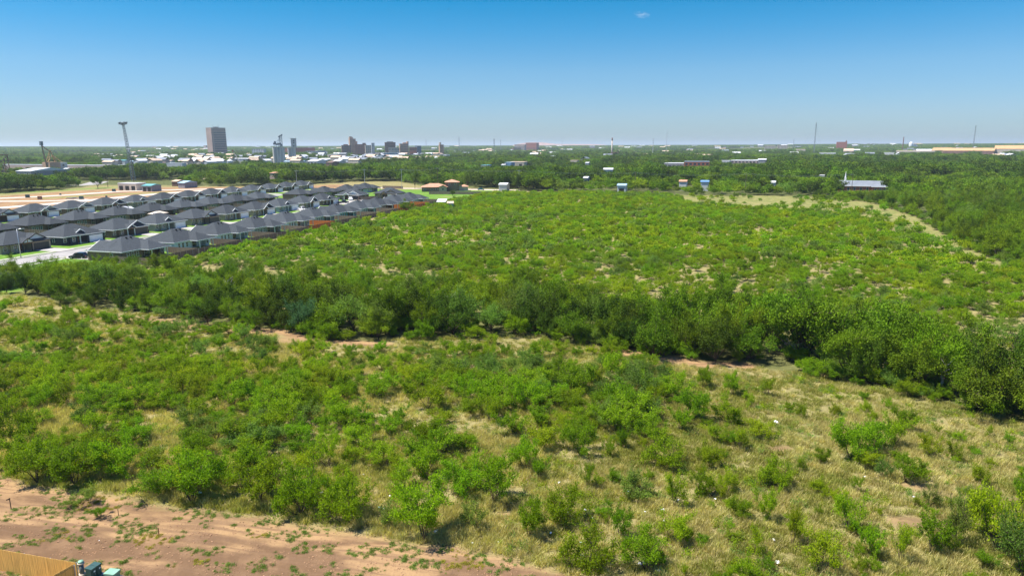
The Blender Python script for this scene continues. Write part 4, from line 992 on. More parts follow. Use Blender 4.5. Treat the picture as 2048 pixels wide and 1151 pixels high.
SHEDS = [
    (31, 103, 328, 347, 'wall_grey', 'roof_white', 'long grey metal warehouse with white roof at the left edge', 'warehouse', 5.6, None, 0, 'gable'),
    (5, 200, 324, 334, 'wall_pink', 'roof_white', 'very long pale warehouse running behind the grey metal one', 'warehouse', 6.5, None, 0, 'flat'),
    (103, 128, 335, 342, 'wall_grey', 'roof_white', 'small white roofed shed right of the grey warehouse', 'shed', 4, None, 0, 'gable'),
    (122, 138, 331, 337, 'wall_beige', 'roof_white', 'small pale gabled shed below the long pale warehouse', 'shed', 5, None, 0, 'gable'),
    (182, 202, 325, 333, 'wall_blue', 'roof_grey', 'blue grey warehouse end beside the long pale one', 'warehouse', 6, None, 0, 'flat'),
    (207, 252, 315, 326, 'wall_white', 'roof_teal', 'white building with teal gable roof left of the lattice tower', 'warehouse', 8, None, 3, 'gable'),
    (205, 250, 325, 330, 'wall_white', 'roof_white', 'low white shed in front of the teal roofed one', 'shed', 4, None, 0, 'flat'),
    (258, 290, 317, 325, 'wall_grey', 'roof_blue', 'grey shed with pale blue roof right of the lattice tower', 'warehouse', 6, None, 2, 'gable'),
    (290, 316, 320, 326, 'wall_beige', 'roof_white', 'low tan shed between the blue roofed and orange roofed ones', 'shed', 5, None, 0, 'flat'),
    (315, 347, 316, 324, 'wall_white', 'roof_tan', 'white warehouse with tan roof left of the long white one', 'warehouse', 6, None, 2, 'gable'),
    (333, 368, 322, 332, 'wall_white', 'roof_white', 'bright white roofed warehouse above dark tree crowns', 'warehouse', 7, None, 0, 'flat'),
    (364, 380, 318, 325, 'wall_white', 'roof_white', 'small white shed right of the bright white roofed one', 'shed', 6, None, 0, 'gable'),
    (384, 412, 320, 328, 'wall_brick', 'roof_white', 'low red brick shop with white roof', 'shop', 6, None, 0, 'flat'),
    (392, 428, 313, 320, 'wall_white', 'roof_grey', 'white two level block below the tall tower', 'warehouse', 8, None, 0, 'flat'),
    (405, 426, 318, 324, 'wall_grey', 'roof_white', 'white roofed shed between brick shop and silo', 'shed', 5, None, 2, 'gable'),
    (426, 452, 317, 324, 'wall_white', 'roof_grey', 'white shed with three dark bays left of the silo', 'warehouse', 6, None, 3, 'flat'),
    (378, 401, 304, 308, 'wall_beige', 'roof_white', 'flat white roof under the trees left of the tall tower', 'warehouse', 7, 1700, 0, 'flat'),
    (402, 422, 304, 309, 'wall_beige', 'roof_blue', 'flat pale blue roof at the foot of the tall tower', 'warehouse', 7, 1650, 0, 'flat'),
    (465, 499, 313, 321, 'wall_white', 'roof_white', 'white warehouse right of the silo', 'warehouse', 8, None, 2, 'gable'),
    (505, 531, 296, 303, 'wall_white', 'roof_grey', 'three storey white office in the trees right of the tall tower', 'office', 22, 1750, 0, 'flat'),
    (499, 528, 311, 318, 'wall_pink', 'roof_white', 'pale shed below the white office', 'warehouse', 6, None, 0, 'flat'),
    (530, 548, 315, 322, 'wall_white', 'roof_white', 'white shed touching the left foot of the nearer elevator', 'shed', 6, None, 0, 'flat'),
    (566, 614, 318, 325, 'wall_white', 'roof_blue', 'low pale blue roofed sheds between the two elevators', 'warehouse', 5, None, 0, 'gable'),
    (570, 608, 292, 300, 'wall_brick', 'roof_brown', 'long red brick block on the skyline behind the elevators', 'brick block', 24, 1900, 0, 'flat'),
    (594, 612, 309, 316, 'wall_white', 'roof_white', 'small white shed right of the farther elevator', 'shed', 6, None, 0, 'gable'),
    (613, 651, 315, 326, 'wall_white', 'roof_white', 'white warehouse with three dark bay openings', 'warehouse', 7.5, None, 3, 'gable'),
    (628, 676, 312, 321, 'wall_pink', 'roof_white', 'wide white roofed warehouse behind the one with three bays', 'warehouse', 7, None, 3, 'gable'),
    (651, 674, 320, 331, 'wall_brown', 'roof_brown', 'low brown roofed building among the white warehouses', 'shop', 4, None, 0, 'gable'),
    (665, 690, 317, 326, 'wall_white', 'roof_white', 'white arched shed right of the brown roofed building', 'shed', 5, None, 0, 'gable'),
    (636, 652, 305, 310, 'wall_white', 'roof_white', 'thin white roof in the trees beyond the wide warehouse', 'warehouse', 6, None, 0, 'flat'),
    (655, 692, 306, 313, 'wall_beige', 'roof_white', 'cream warehouse beyond the wide white roofed one', 'warehouse', 6, None, 2, 'flat'),
    (676, 716, 312, 320, 'wall_brick', 'roof_tan', 'tan and brick row beneath the tall tan hotel', 'shop', 6, None, 0, 'flat'),
    (690, 722, 317, 326, 'wall_brick', 'roof_tan', 'low reddish building with tan roof before the trees', 'shop', 4, None, 0, 'flat'),
    (706, 738, 303, 309, 'wall_pink', 'roof_white', 'pinkish block below the brick downtown blocks', 'shop', 9, None, 0, 'flat'),
    (714, 771, 308, 316, 'wall_white', 'roof_white', 'largest bright white roof below downtown', 'warehouse', 6, None, 0, 'gable'),
    (735, 764, 303, 309, 'wall_grey', 'roof_grey', 'grey flat block behind the largest white roof', 'shop', 9, None, 0, 'flat'),
    (764, 771, 294, 303, 'wall_white', 'roof_white', 'small white tower block left of the dark brown office', 'office', 14, 1500, 0, 'flat'),
    (760, 771, 304, 310, 'wall_brick', 'roof_orange', 'small orange roofed shop beside the largest white roof', 'shop', 6, None, 0, 'flat'),
    (768, 786, 301, 306, 'wall_white', 'roof_white', 'white low roof under the dark brown office', 'warehouse', 7, None, 0, 'flat'),
    (781, 803, 304, 309, 'wall_white', 'roof_blue', 'pale blue flat roof below the orange brick block', 'warehouse', 6, None, 0, 'flat'),
    (801, 822, 304, 310, 'wall_grey', 'roof_white', 'white shed with grey wall right of the pale blue roof', 'warehouse', 6, None, 0, 'gable'),
    (821, 842, 304, 310, 'wall_pink', 'roof_white', 'bright white shed below the dark glass block', 'warehouse', 6, None, 0, 'gable'),
    (836, 860, 302, 306, 'wall_white', 'roof_white', 'thin white roof right of the dark glass block', 'warehouse', 7, None, 0, 'flat'),
    (862, 880, 305, 311, 'wall_grey', 'roof_grey', 'grey shed before the twin topped tan tower', 'shed', 6, None, 0, 'flat'),
    (884, 900, 308, 312, 'wall_white', 'roof_white', 'low white roof right of the twin topped tan tower', 'shed', 5, None, 0, 'flat'),
    (898, 908, 302, 306, 'wall_white', 'roof_white', 'tiny white building at the left of the centre woods', 'shed', 8, None, 0, 'gable'),
    (908, 926, 297, 301, 'wall_white', 'roof_white', 'small white roof beneath the slim grey mast', 'shed', 9, 2300, 0, 'flat'),
    (965, 976, 301, 304, 'wall_white', 'roof_white', 'small white shed left of the stout panelled mast', 'shed', 6, None, 0, 'flat'),
    (983, 996, 297, 299, 'wall_beige', 'roof_white', 'cream roofed shed at the foot of the stout mast', 'shed', 8, 2500, 0, 'flat'),
    (1024, 1030, 293, 297, 'wall_tan', 'roof_tan', 'small tan block left of the brick campus', 'office', 20, 2600, 0, 'flat'),
    (1030, 1054, 288, 294, 'wall_pink', 'roof_tan', 'pinkish long block before the reddish mound', 'office', 32, 3300, 0, 'flat'),
    (1052, 1078, 286, 292, 'wall_brick', 'roof_brown', 'red brick block in front of the reddish mound', 'brick block', 40, 3400, 0, 'flat'),
    (1008, 1030, 324, 332, 'wall_blue', 'roof_blue', 'blue walled shed in the centre woods', 'shed', 5, None, 0, 'flat'),
    (1020, 1060, 323, 333, 'wall_beige', 'roof_tan', 'long cream shed with tan yard in the centre woods', 'warehouse', 4, None, 2, 'flat'),
    (1003, 1014, 328, 334, 'wall_white', 'roof_white', 'tiny white gable at the left of the blue walled shed', 'shed', 4, None, 0, 'gable'),
    (962, 984, 329, 334, 'wall_grey', 'roof_teal', 'grey green roof among trees left of the blue shed', 'shed', 4, None, 0, 'flat'),
    (1141, 1159, 321, 326, 'wall_beige', 'roof_tan', 'flat tan roof amid trees below the brick chimney', 'shed', 5, None, 0, 'flat'),
    (1172, 1181, 325, 332, 'wall_white', 'roof_white', 'little white house peeping from woods below the chimney', 'house', 5, None, 1, 'gable'),
    (1209, 1231, 337, 346, 'wall_white', 'roof_white', 'white metal roof with pale wall deep in the woods', 'shed', 4.5, None, 0, 'gable'),
    (1169, 1181, 354, 364, 'wall_grey', 'roof_white', 'white roofed cottage in the near woods', 'house', 3.6, None, 1, 'gable'),
    (1238, 1258, 369, 381, 'wall_white', 'roof_blue', 'pale blue cottage at the edge of the scrub field', 'house', 3.2, None, 1, 'gable'),
    (998, 1021, 366, 374, 'wall_white', 'roof_white', 'white roofed shed under trees right of the ranch house', 'shed', 1.6, None, 0, 'gable'),
    (1407, 1422, 363, 377, 'wall_white', 'wall_blue', 'white shed with bright blue roof at the edge of the woods', 'shed', 3.4, None, 0, 'gable'),
    (1363, 1378, 362, 376, 'wall_white', 'roof_terra', 'cottage with terracotta roof left of the bright blue one', 'house', 3.2, None, 0, 'gable'),
    (1331, 1372, 327, 336, 'wall_grey', 'roof_white', 'low white roofed building left of the brick school', 'school', 4, None, 0, 'flat'),
    (1372, 1421, 324, 335, 'wall_brick', 'roof_grey', 'red brick school with grey flat roof in the woods', 'school', 6.5, None, 0, 'flat'),
    (1445, 1462, 323, 328, 'wall_white', 'roof_white', 'small white hall left of the long white banded building', 'hall', 5, None, 0, 'flat'),
    (1466, 1528, 322, 331, 'wall_pink', 'roof_white', 'long low building with dark band under white roof', 'school', 5, None, 0, 'flat'),
    (1520, 1535, 320, 329, 'wall_grey', 'roof_white', 'white gabled hall at the right end of the long low building', 'hall', 7, None, 0, 'gable'),
    (1531, 1552, 292, 296, 'wall_beige', 'roof_tan', 'row of cream apartments on the skyline, left half', 'apartment', 24, 2600, 0, 'flat'),
    (1557, 1576, 291, 296, 'wall_beige', 'roof_tan', 'row of cream apartments on the skyline, right half', 'apartment', 26, 2600, 0, 'flat'),
    (1595, 1612, 294, 299, 'wall_beige', 'roof_tan', 'small cream block right of the cream apartment row', 'shop', 15, 2000, 0, 'flat'),
    (1625, 1672, 298, 302, 'wall_tan', 'roof_tan', 'long tan row below the tall lattice mast', 'shop', 10, None, 0, 'flat'),
    (1640, 1672, 309, 313, 'wall_white', 'roof_white', 'white low sheds in the trees below the tall lattice mast', 'shed', 4, None, 4, 'flat'),
    (1675, 1694, 286, 290, 'wall_brick', 'roof_terra', 'red roofed hall on the skyline', 'hall', 38, 2700, 0, 'flat'),
    (1690, 1708, 294, 301, 'wall_pink', 'roof_tan', 'pinkish gabled block left of the white roofed one', 'shop', 12, 1900, 0, 'gable'),
    (1692, 1722, 299, 305, 'wall_white', 'roof_white', 'white roofed block in front of the pinkish one', 'shop', 8, None, 0, 'flat'),
    (1734, 1777, 297, 303, 'wall_beige', 'roof_tan', 'long tan row before the far trees on the right', 'shop', 9, None, 3, 'flat'),
    (1785, 1835, 302, 310, 'wall_grey', 'roof_grey', 'long grey warehouse on the right', 'warehouse', 9, None, 0, 'flat'),
    (1800, 1876, 297, 302, 'wall_beige', 'roof_tan', 'long tan mill building behind the grey warehouse', 'warehouse', 12, 1800, 0, 'flat'),
    (1838, 1869, 303, 310, 'wall_white', 'roof_white', 'white warehouse between two grey ones', 'warehouse', 7, None, 2, 'gable'),
    (1882, 1926, 303, 313, 'wall_white', 'roof_grey', 'white warehouse with grey roof below the orange roofs', 'warehouse', 7, None, 2, 'gable'),
    (1868, 1900, 295, 302, 'wall_tan', 'roof_orange', 'tan works with orange roof left of the longest orange roof', 'warehouse', 13, 1900, 0, 'gable'),
    (1896, 1982, 296, 303, 'wall_brown', 'roof_orange', 'longest low orange roof on the right', 'warehouse', 13, 1750, 0, 'gable'),
    (1964, 2001, 304, 315, 'wall_white', 'roof_white', 'twin gabled white building right of the grey roofed one', 'warehouse', 6, None, 3, 'gable'),
    (2000, 2075, 292, 304, 'wall_beige', 'roof_orange', 'big beige works with orange roof at the right edge', 'warehouse', 17, 1750, 0, 'gable'),
    (1770, 1790, 309, 315, 'wall_white', 'roof_white', 'parked row like white shed in trees left of the grey warehouse', 'shed', 4, None, 0, 'flat'),
    (1640, 1655, 353, 358, 'wall_white', 'roof_white', 'small white roof in trees left of the church', 'shed', 4, None, 0, 'flat'),
    (1548, 1556, 365, 372, 'wall_white', 'roof_white', 'tiny white shed in the woods above the tan clearing', 'shed', 3.5, None, 0, 'gable'),
    (231, 281, 361, 371, 'wall_beige', 'roof_white', 'long cream shed with white roof at the foot of the lattice tower', 'shed', 4.2, None, 3, 'flat'),
    (278, 313, 364, 373, 'wall_grey', 'roof_teal', 'low shed with teal roof right of the lattice tower foot', 'shed', 4, None, 2, 'gable'),
    (338, 360, 356, 364, 'wall_brown', 'roof_tan', 'tan roofed shed in the yard beyond the red lots', 'shed', 3.6, None, 0, 'gable'),
    (350, 379, 358, 367, 'wall_grey', 'roof_blue', 'pale blue roofed shed right of the tan roofed yard shed', 'shed', 3.2, None, 0, 'gable'),
    (402, 410, 352, 357, 'wall_brick', 'roof_tan', 'small tan roof deep in the left woods', 'shed', 3.6, None, 0, 'gable'),
    (536, 556, 340, 356, 'wall_pink', 'roof_terra', 'house with steep terracotta roof rising from the woods', 'house', 6.5, None, 0, 'hip'),
    (54, 66, 299, 303, 'wall_beige', 'roof_tan', 'pale long roof deep in the far left woods', 'shed', 8, 2100, 0, 'flat'),
    (131, 145, 303, 308, 'wall_beige', 'roof_white', 'cream roof in the far left woods', 'shed', 7, None, 0, 'flat'),
    (294, 314, 297, 302, 'wall_tan', 'roof_tan', 'tan roof in the trees right of the lattice tower', 'shed', 10, 2200, 0, 'flat'),
    (408, 416, 290, 294, 'wall_pink', 'roof_terra', 'tiny red roof on the skyline left of the tall tower', 'hall', 32, 3600, 0, 'flat'),
    (262, 310, 292, 295, 'wall_white', 'roof_white', 'long white hangar on the skyline right of the lattice tower', 'hangar', 28, 4200, 0, 'flat'),
    (612, 632, 296, 301, 'wall_white', 'roof_grey', 'white columned block on the skyline right of the elevators', 'office', 15, 1900, 0, 'flat'),
]
for s in SHEDS:
    shed(*s[:8], h=s[8], D=s[9], doors=s[10], kind=s[11], jit=((hash_ := (s[0] * 37 + s[1] * 11) % 17) - 8) * .012, win=s[7] in ('office', 'brick block', 'school', 'apartment'))

def tower(x0, x1, yt, D, wall, label, name='tower_block', cat='office tower', rz=0.0, depth_=None, bands=0, cap=None, grid=(0, 0), split=None):
    """a tall block; corner towards us when rz turns it"""
    xc = (x0 + x1) / 2; h = ZW(xc, yt, D); w = (x1 - x0) * D * KP / FPX; dp = depth_ or w
    x = XW(xc, D)
    root = thing(name, label, cat, (x, D, 0), rz)
    MB().prism([(-w / 2, -dp / 2), (w / 2, -dp / 2), (w / 2, dp / 2), (-w / 2, dp / 2)], 0, h).build('wall', M[wall], root)
    MB().box(-w / 2 - .3, w / 2 + .3, -dp / 2 - .3, dp / 2 + .3, h + .004, h + 1.2).build('parapet', M[cap or wall], root)
    n, mwin = grid
    for fx in ('front', 'side'):
        L = w if fx == 'front' else dp
        for j in range(n):
            z0 = h * (j + .35) / n; z1 = h * (j + .75) / n
            for i in range(mwin):
                a = -L / 2 + L * (i + .28) / mwin; b = -L / 2 + L * (i + .72) / mwin
                wb = MB().box(a, b, -dp / 2 - .12, -dp / 2 - .01, z0, z1) if fx == 'front' else MB().box(w / 2 + .01, w / 2 + .12, a, b, z0, z1)
                if fx == 'front' or i < mwin // 2 + 1: wb.build('window', M['window_band'], root)
    BLOCK.append((x0 - 1, x1 + 1, yt, 297, D)); return root, w, dp, h

# the tall banded tower: pinkish spandrels, dark ribbon windows
D = 2000; h = ZW(435, 253.5, D); x = XW(435, D)
rt_ = thing('office_tower', 'tallest tower on the skyline, pinkish bands over dark ribbon windows', 'office tower', (x, D, 0), math.atan2(588, 1365) + R(31))
a, b = 44.0, 27.0
MB().prism([(-a / 2, -b / 2), (a / 2, -b / 2), (a / 2, b / 2), (-a / 2, b / 2)], 0, h).build('wall', M['tower_stone'], rt_)
for k in range(13):
    z0 = 5 + (h - 14) * k / 13
    MB().box(-a / 2 + 6.5, a / 2 + .12, -b / 2 - .12, -b / 2 - .01, z0, z0 + 3.0).build('window_band', M['window_band'], rt_)
    MB().box(a / 2 + .01, a / 2 + .12, -b / 2, b / 2 - 1.0, z0 - .4, z0 + 4.0).build('window_band', M['wall_navy'], rt_)
    MB().box(-a / 2 + .6, -a / 2 + 2.4, -b / 2 - .10, -b / 2 - .01, z0, z0 + 3.0).build('window', M['window_band'], rt_)
MB().box(-a / 2 - .2, a / 2 + .2, -b / 2 - .2, b / 2 + .2, h + .01, h + 1.5).build('parapet', M['tower_stone'], rt_)
MB().box(-6, 6, -4, 4, h + 1.5, h + 4.2).build('roof_plant', M['steel_dark'], rt_)
for x_ in (-8, 9): MB().tube([(x_, 0, h + 1.5), (x_, 0, h + 10)], .35, 5).build('antenna', M['steel_dark'], rt_)
BLOCK.append((414, 456, 250, 302, D))

def elevator(x0, x1, ytop, yb, D, label, ncyl, rz, headwork):
    xc = (x0 + x1) / 2; x = XW(xc, D); w = (x1 - x0) * D * KP / FPX; h = ZW(xc, ytop, D)
    rt = thing('grain_elevator', label, 'grain elevator', (x, D, 0), rz); mb = MB(); r = w / ncyl / 1.72
    for i in range(ncyl):
        for j in range(2): mb.cone(-w / 2 + r * .9 + i * r * 1.72, j * r * 1.8, 0, h, r, r, 18)
    mb.box(-w / 2 + r * .4, w / 2 - r * .4, -r * .35, r * 2.2, 0, h - .02); mb.build('silo_wall', M['silo'], rt)
    MB().box(-w / 2, w / 2, -r * 1.05, r * 2.9, h, h + .8).build('roof', M['silo'], rt)
    headwork(rt, w, h, r); BLOCK.append((x0 - 2, x1 + 2, ytop - 22, yb, D))
def hw1(rt, w, h, r):
    sc_ = 1300 / FPX
    for k, (x_, z_, s) in enumerate(((-w * .33, 6.5, 2.0), (-w * .12, 5.5, 2.2), (w * .12, 6.0, 2.4), (w * .25, 4.0, 1.8), (-w * .28, 9, 1.4))):
        MB().box(x_ - s, x_ + s, -s * .7, s * .7, h + z_ - 1.6, h + z_ + 1.6).build('headhouse_unit', M['steel_dark' if k % 2 == 0 else 'roof_grey'], rt)
    lat = MB()
    for x_ in (w * .18, w * .34):
        for y_ in (-1.2, 1.2): lat.tube([(x_, y_, h), (x_, y_, h + 20)], .45, 4)
    for i in range(8):
        s = 1 if i % 2 else -1; c_ = w * .26; hw_ = w * .08
        lat.tube([(c_ - s * hw_, -1.2, h + 20 * i / 8), (c_ + s * hw_, -1.2, h + 20 * (i + 1) / 8)], .3, 4)
    for x_ in (-w * .36, -w * .2, 0, w * .1): lat.tube([(x_, 0, h), (x_, 0, h + 8)], .35, 4)
    lat.build('leg_tower', M['steel_dark'], rt)
    for x_, z_ in ((w * .1, 17.5), (w * .34, 20.5), (w * .2, 19)): MB().box(x_ - 1.2, x_ + 1.2, -1.2, 1.2, h + z_ - 1, h + z_ + 1.5).build('leg_head', M['steel_dark'], rt)
    g = MB()
    for x_ in (-w * .3, -w * .12, w * .05): g.tube([(w * .22, 0, h + 17.5), (x_, 0, h + 6)], .3, 5)
    g.build('spout', M['roof_grey'], rt)
def hw2(rt, w, h, r):
    w2 = 4.6; x0 = w * .02; hh = 17.5
    MB().box(x0 - .3, x0 + 2 * w2, -4, 5, h + .8, h + hh).build('headhouse', M['silo'], rt)
    MB().box(x0 - 2.2, x0 + 2 * w2 + .4, -4.4, 5.4, h + hh + .003, h + hh + .7).build('headhouse_roof', M['silo'], rt)
    for z_ in (2.5, 9.0, 12.5): MB().box(x0 + w2 - 1.0, x0 + w2 + 1.0, -4.12, -4.01, h + z_, h + z_ + 2.2).build('window', M['window_band'], rt)
elevator(546.5, 568.5, 292.5, 324, 1180, 'nearer grain elevator crowned by dark leg towers and spouts', 4, .38, hw1)
elevator(576, 590.5, 293.5, 318, 1330, 'farther grain elevator with a tall white headhouse', 3, .25, hw2)

# grain bin with its conveyor
c, D, w = place(452, 464, 327); rt = thing('grain_bin', 'corrugated grain bin with conical roof under crossed conveyor pipes', 'grain bin', (c[0], c[1], 0))
r = w / 2; MB().cone(0, 0, 0, r * 1.6, r, r, 24).build('drum', M['galv'], rt, False); MB().cone(0, 0, r * 1.6, r * 2.2, r * 1.05, .3, 24).build('cone_roof', M['roof_white'], rt)
z_ = ZW(465, 299, D); ap = Vector((r * 1.25, 0, z_))
g = MB(); 
for e_ in ((0, 0, r * 2.2), (r * 4.4, -4, 0), (r * 3.2, 4, 0)): g.tube([ap, e_], .38, 5)
g.build('conveyor_pipe', M['canvas'], rt); MB().box(ap.x - 1, ap.x + 1, -1, 1, z_ - 1.5, z_ + 2).build('leg_head', M['rust'], rt)
BLOCK.append((450, 484, 299, 325, D))

# concrete works tower with derrick legs, rusty conveyor at the edge of the frame
c, D, w = place(92, 121, 333, 860); rt = thing('mill_tower', 'squat beige and grey mill tower with ochre trusses and a tall leaning leg', 'mill', (c[0], c[1], 0), math.atan2(925, 1365) + .55)
hT = ZW(105, 319, D); a = 11
MB().prism([(-a, -a * .6), (a * .2, -a * .6), (a * .2, a * .7), (-a, a * .7)], 0, hT).build('wall', M['wall_tan'], rt)
MB().box(a * .21, a, -a * .55, a * .65, 0, hT - .6).build('annex', M['silo'], rt); MB().box(a * .45, a * .65, -a * .55 - .1, -a * .55 - .01, hT * .55, hT * .72).build('window', M['window_band'], rt)
tb = MB()
for p0, p1 in (((-a, 0, hT), (-4, 0, hT + 15)), ((0, 0, hT), (-4, 0, hT + 15)), ((-8, 0, hT + 5), (-2, 0, hT + 7)), ((2, 0, hT), (-3, 0, hT + 12)), ((-6, 2, hT), (-5, 0, hT + 13)), ((-9, 0, hT), (-2, 0, hT + 8)), ((a, 0, hT - 2), (-3, 0, hT + 9))): tb.tube([p0, p1], .55, 4)
tb.build('truss', M['yellow_steel'], rt)
lg = MB().tube([(-10.5, -1, 0), (-14, -1, hT + 21)], [.9, .7], 5); lg.tube([(-14, -1, hT + 20), (-4, 0, hT + 12)], .6, 5); lg.build('leg', M['rust'], rt)
MB().box(-15.6, -12.6, -2.2, .4, hT + 20, hT + 25).build('leg_head', M['steel_dark'], rt); BLOCK.append((86, 124, 285, 331, D))
c, D, w = place(-6, 16, 348, 760); rt = thing('conveyor_tower', 'rusty conveyor tower cut off by the left edge', 'conveyor', (c[0], c[1], 0), math.atan2(925, 1365))
cv = MB()
for p0, p1 in (((-6, 0, 0), (-6, 0, 20)), ((0, 0, 0), (0, 0, 18)), ((4, 0, 0), (3, 0, 21)), ((-6, 0, 18), (6, 0, 2)), ((-6, 0, 10), (3, 0, 20)), ((0, 0, 8), (4, 0, 0)), ((-6, 2, 4), (0, 2, 10)), ((-6, 0, 15), (3, 0, 15))): cv.tube([p0, p1], .5, 4)
cv.build('frame', M['rust'], rt); MB().box(-7, 4.5, -1.4, 1.4, 20.5, 21.5).build('walkway', M['rust'], rt); MB().box(-8, -1, -1.5, 1.5, 2, 5).build('housing', M['wall_tan'], rt); BLOCK.append((0, 18, 305, 344, D))

# downtown blocks
def extra(rt, nm, m, x0, x1, y0, y1, z0, z1): MB().box(x0, x1, y0, y1, z0, z1).build(nm, M[m], rt)
D0 = 2050
rt, w, dp, h = tower(699.5, 711.5, 276.5, D0, 'wall_tan', 'tallest tan brick hotel with stepped top', 'hotel', 'hotel', rz=.45, depth_=13, grid=(14, 4))
extra(rt, 'upper_stage', 'wall_tan', -w / 2 + .3, w * .12, -5, 5, h + 1.2, h + 5.5); extra(rt, 'roof_house', 'wall_brown', -w / 2 + 1, -w * .05, -3, 3, h + 5.5, h + 7.5); extra(rt, 'lower_wing', 'wall_tan', w / 2 + .02, w / 2 + 5, -6, 6, 0, h - 6)
tower(684, 702, 289.5, D0 - 150, 'wall_brown', 'dark brown block left of the tan hotel', rz=.3, depth_=20, grid=(5, 6)); tower(688.5, 696, 287.5, D0 - 100, 'wall_brick', 'small red brick upper block beside the tan hotel', depth_=8, grid=(2, 3))
tower(712.5, 733, 287.5, D0, 'wall_brick', 'long brick block joined to the right of the tan hotel', rz=.25, depth_=18, grid=(7, 7)); rt, w, dp, h = tower(726, 732, 285, D0 + 20, 'wall_brown', 'narrow brown tower rising from the long brick block', rz=.25, grid=(8, 2))
tower(731, 742.5, 289.5, D0 - 80, 'wall_beige', 'beige block with dark side, right of the long brick one', rz=.3, depth_=12, grid=(6, 3)); tower(743.5, 749.5, 285, D0, 'wall_white', 'slim white tower block', rz=.3, depth_=9, grid=(8, 2))
rt, w, dp, h = tower(770.5, 791.5, 284, D0 - 100, 'wall_brown', 'broad dark brown office with rounded penthouse', rz=.2, depth_=24, grid=(7, 9)); extra(rt, 'penthouse', 'roof_brown', -w * .3, w * .3, -dp * .3, dp * .3, h + 1.2, h + 3)
tower(778, 799, 294.5, D0 - 250, 'wall_beige', 'cream low block in front of the dark brown office', rz=.1, depth_=12, grid=(3, 7))
rt, w, dp, h = tower(799.5, 817, 286.8, D0 - 150, 'wall_tan', 'orange tan block with a raised right corner', rz=.3, depth_=16, grid=(7, 7)); extra(rt, 'corner_tower', 'wall_tan', w / 2 - 3.5, w / 2 + .2, -dp / 2 - .4, dp / 2 + .4, h + 1.2, h + 7); extra(rt, 'upper_stage', 'wall_tan', -w * .1, w / 2 - 3.6, -5, 5, h + 1.2, h + 4)
tower(831, 843, 291.3, D0, 'wall_navy', 'dark blue glass block right of the orange tan one', rz=.15, depth_=18); tower(820, 834, 293.5, D0 - 200, 'wall_brick', 'low brick hall with white roof left of the blue glass block', depth_=16, cap='roof_white', grid=(2, 6))
rt, w, dp, h = tower(879, 887.3, 289.3, 1800, 'wall_tan', 'twin topped tan tower standing alone right of downtown', rz=.35, depth_=10, grid=(7, 3)); extra(rt, 'upper_tower', 'wall_beige', -w / 2, -w * .05, -3, 3, h + 1.2, h + 7)
# chimney, stack, domed hall, mound
D = 1550; x = XW(1225, D); h = ZW(1225, 276.5, D)
rt = thing('chimney_stack', 'tall pale brick chimney with dark top in the centre', 'chimney', (x, D, 0)); MB().cone(0, 0, 0, h * .86, 2.0, 1.35, 14).build('shaft', M['wall_beige'], rt, True); MB().cone(0, 0, h * .86 + .002, h, 1.4, 1.4, 14).build('crown_band', M['wall_brown'], rt, True); BLOCK.append((1222, 1228, 276, 300, D))
shed(1223, 1233, 296, 303, 'wall_brick', 'roof_brown', 'red brick boiler house at the foot of the chimney', 'brick block', h=13, D=1530, kind='flat', win=True); shed(1232, 1242, 298, 303, 'wall_brown', 'roof_brown', 'lower brown wing right of the boiler house', 'brick block', h=10, D=1540, kind='flat')
D = 2500; x = XW(1807, D); rt = thing('chimney_stack', 'dark thin stack on the skyline at the right', 'chimney', (x, D, 0)); MB().cone(0, 0, 0, ZW(1807, 278, D), 1.9, 1.5, 10).build('shaft', M['wall_brown'], rt); BLOCK.append((1805, 1809, 277, 288, D))
D = 2900; x = XW(1823, D); rt = thing('domed_hall', 'white domed hall on the right skyline', 'hall', (x, D, 0)); MB().tube([(0, 0, 0), (0, 0, 30), (0, 0, 35), (0, 0, 38), (0, 0, 39)], [8, 8, 6.5, 4, .2], 16).build('dome', M['roof_white'], rt, True); MB().box(6, 20, -8, 8, 0, 31).build('wing', M['wall_white'], rt)
D = 2700; x = XW(1693, D); rt = thing('church_tower', 'small dark tower at the right end of the red roofed hall', 'tower', (x, D, 0)); MB().box(-2.2, 2.2, -2.2, 2.2, 0, 41).build('shaft', M['wall_brown'], rt); MB().cone(0, 0, 41, 46, 2.4, .2, 4).build('spire', M['roof_brown'], rt)
hm = MB(); D = 9500; n_ = 28
prof = [(1010, 0), (1035, 2.2), (1050, 5.4), (1060, 6.6), (1085, 6.3), (1095, 4.6), (1115, 2.0), (1150, 1.6), (1200, .8), (1260, 0)]
for (pa, ha), (pb, hb2) in zip(prof[:-1], prof[1:]):
    xa, xb = XW(pa, D), XW(pb, D); za, zb = 30 + ha * D / FPX * .78 if ha else -2, 30 + hb2 * D / FPX * .78 if hb2 else -2
    hm.poly((xa, D - 300, -2), (xb, D - 300, -2), (xb, D, zb), (xa, D, za)); hm.poly((xa, D, za), (xb, D, zb), (xb, D + 300, -2), (xa, D + 300, -2))
tag(hm.build('hill', M['soil_mound']), kind='structure')

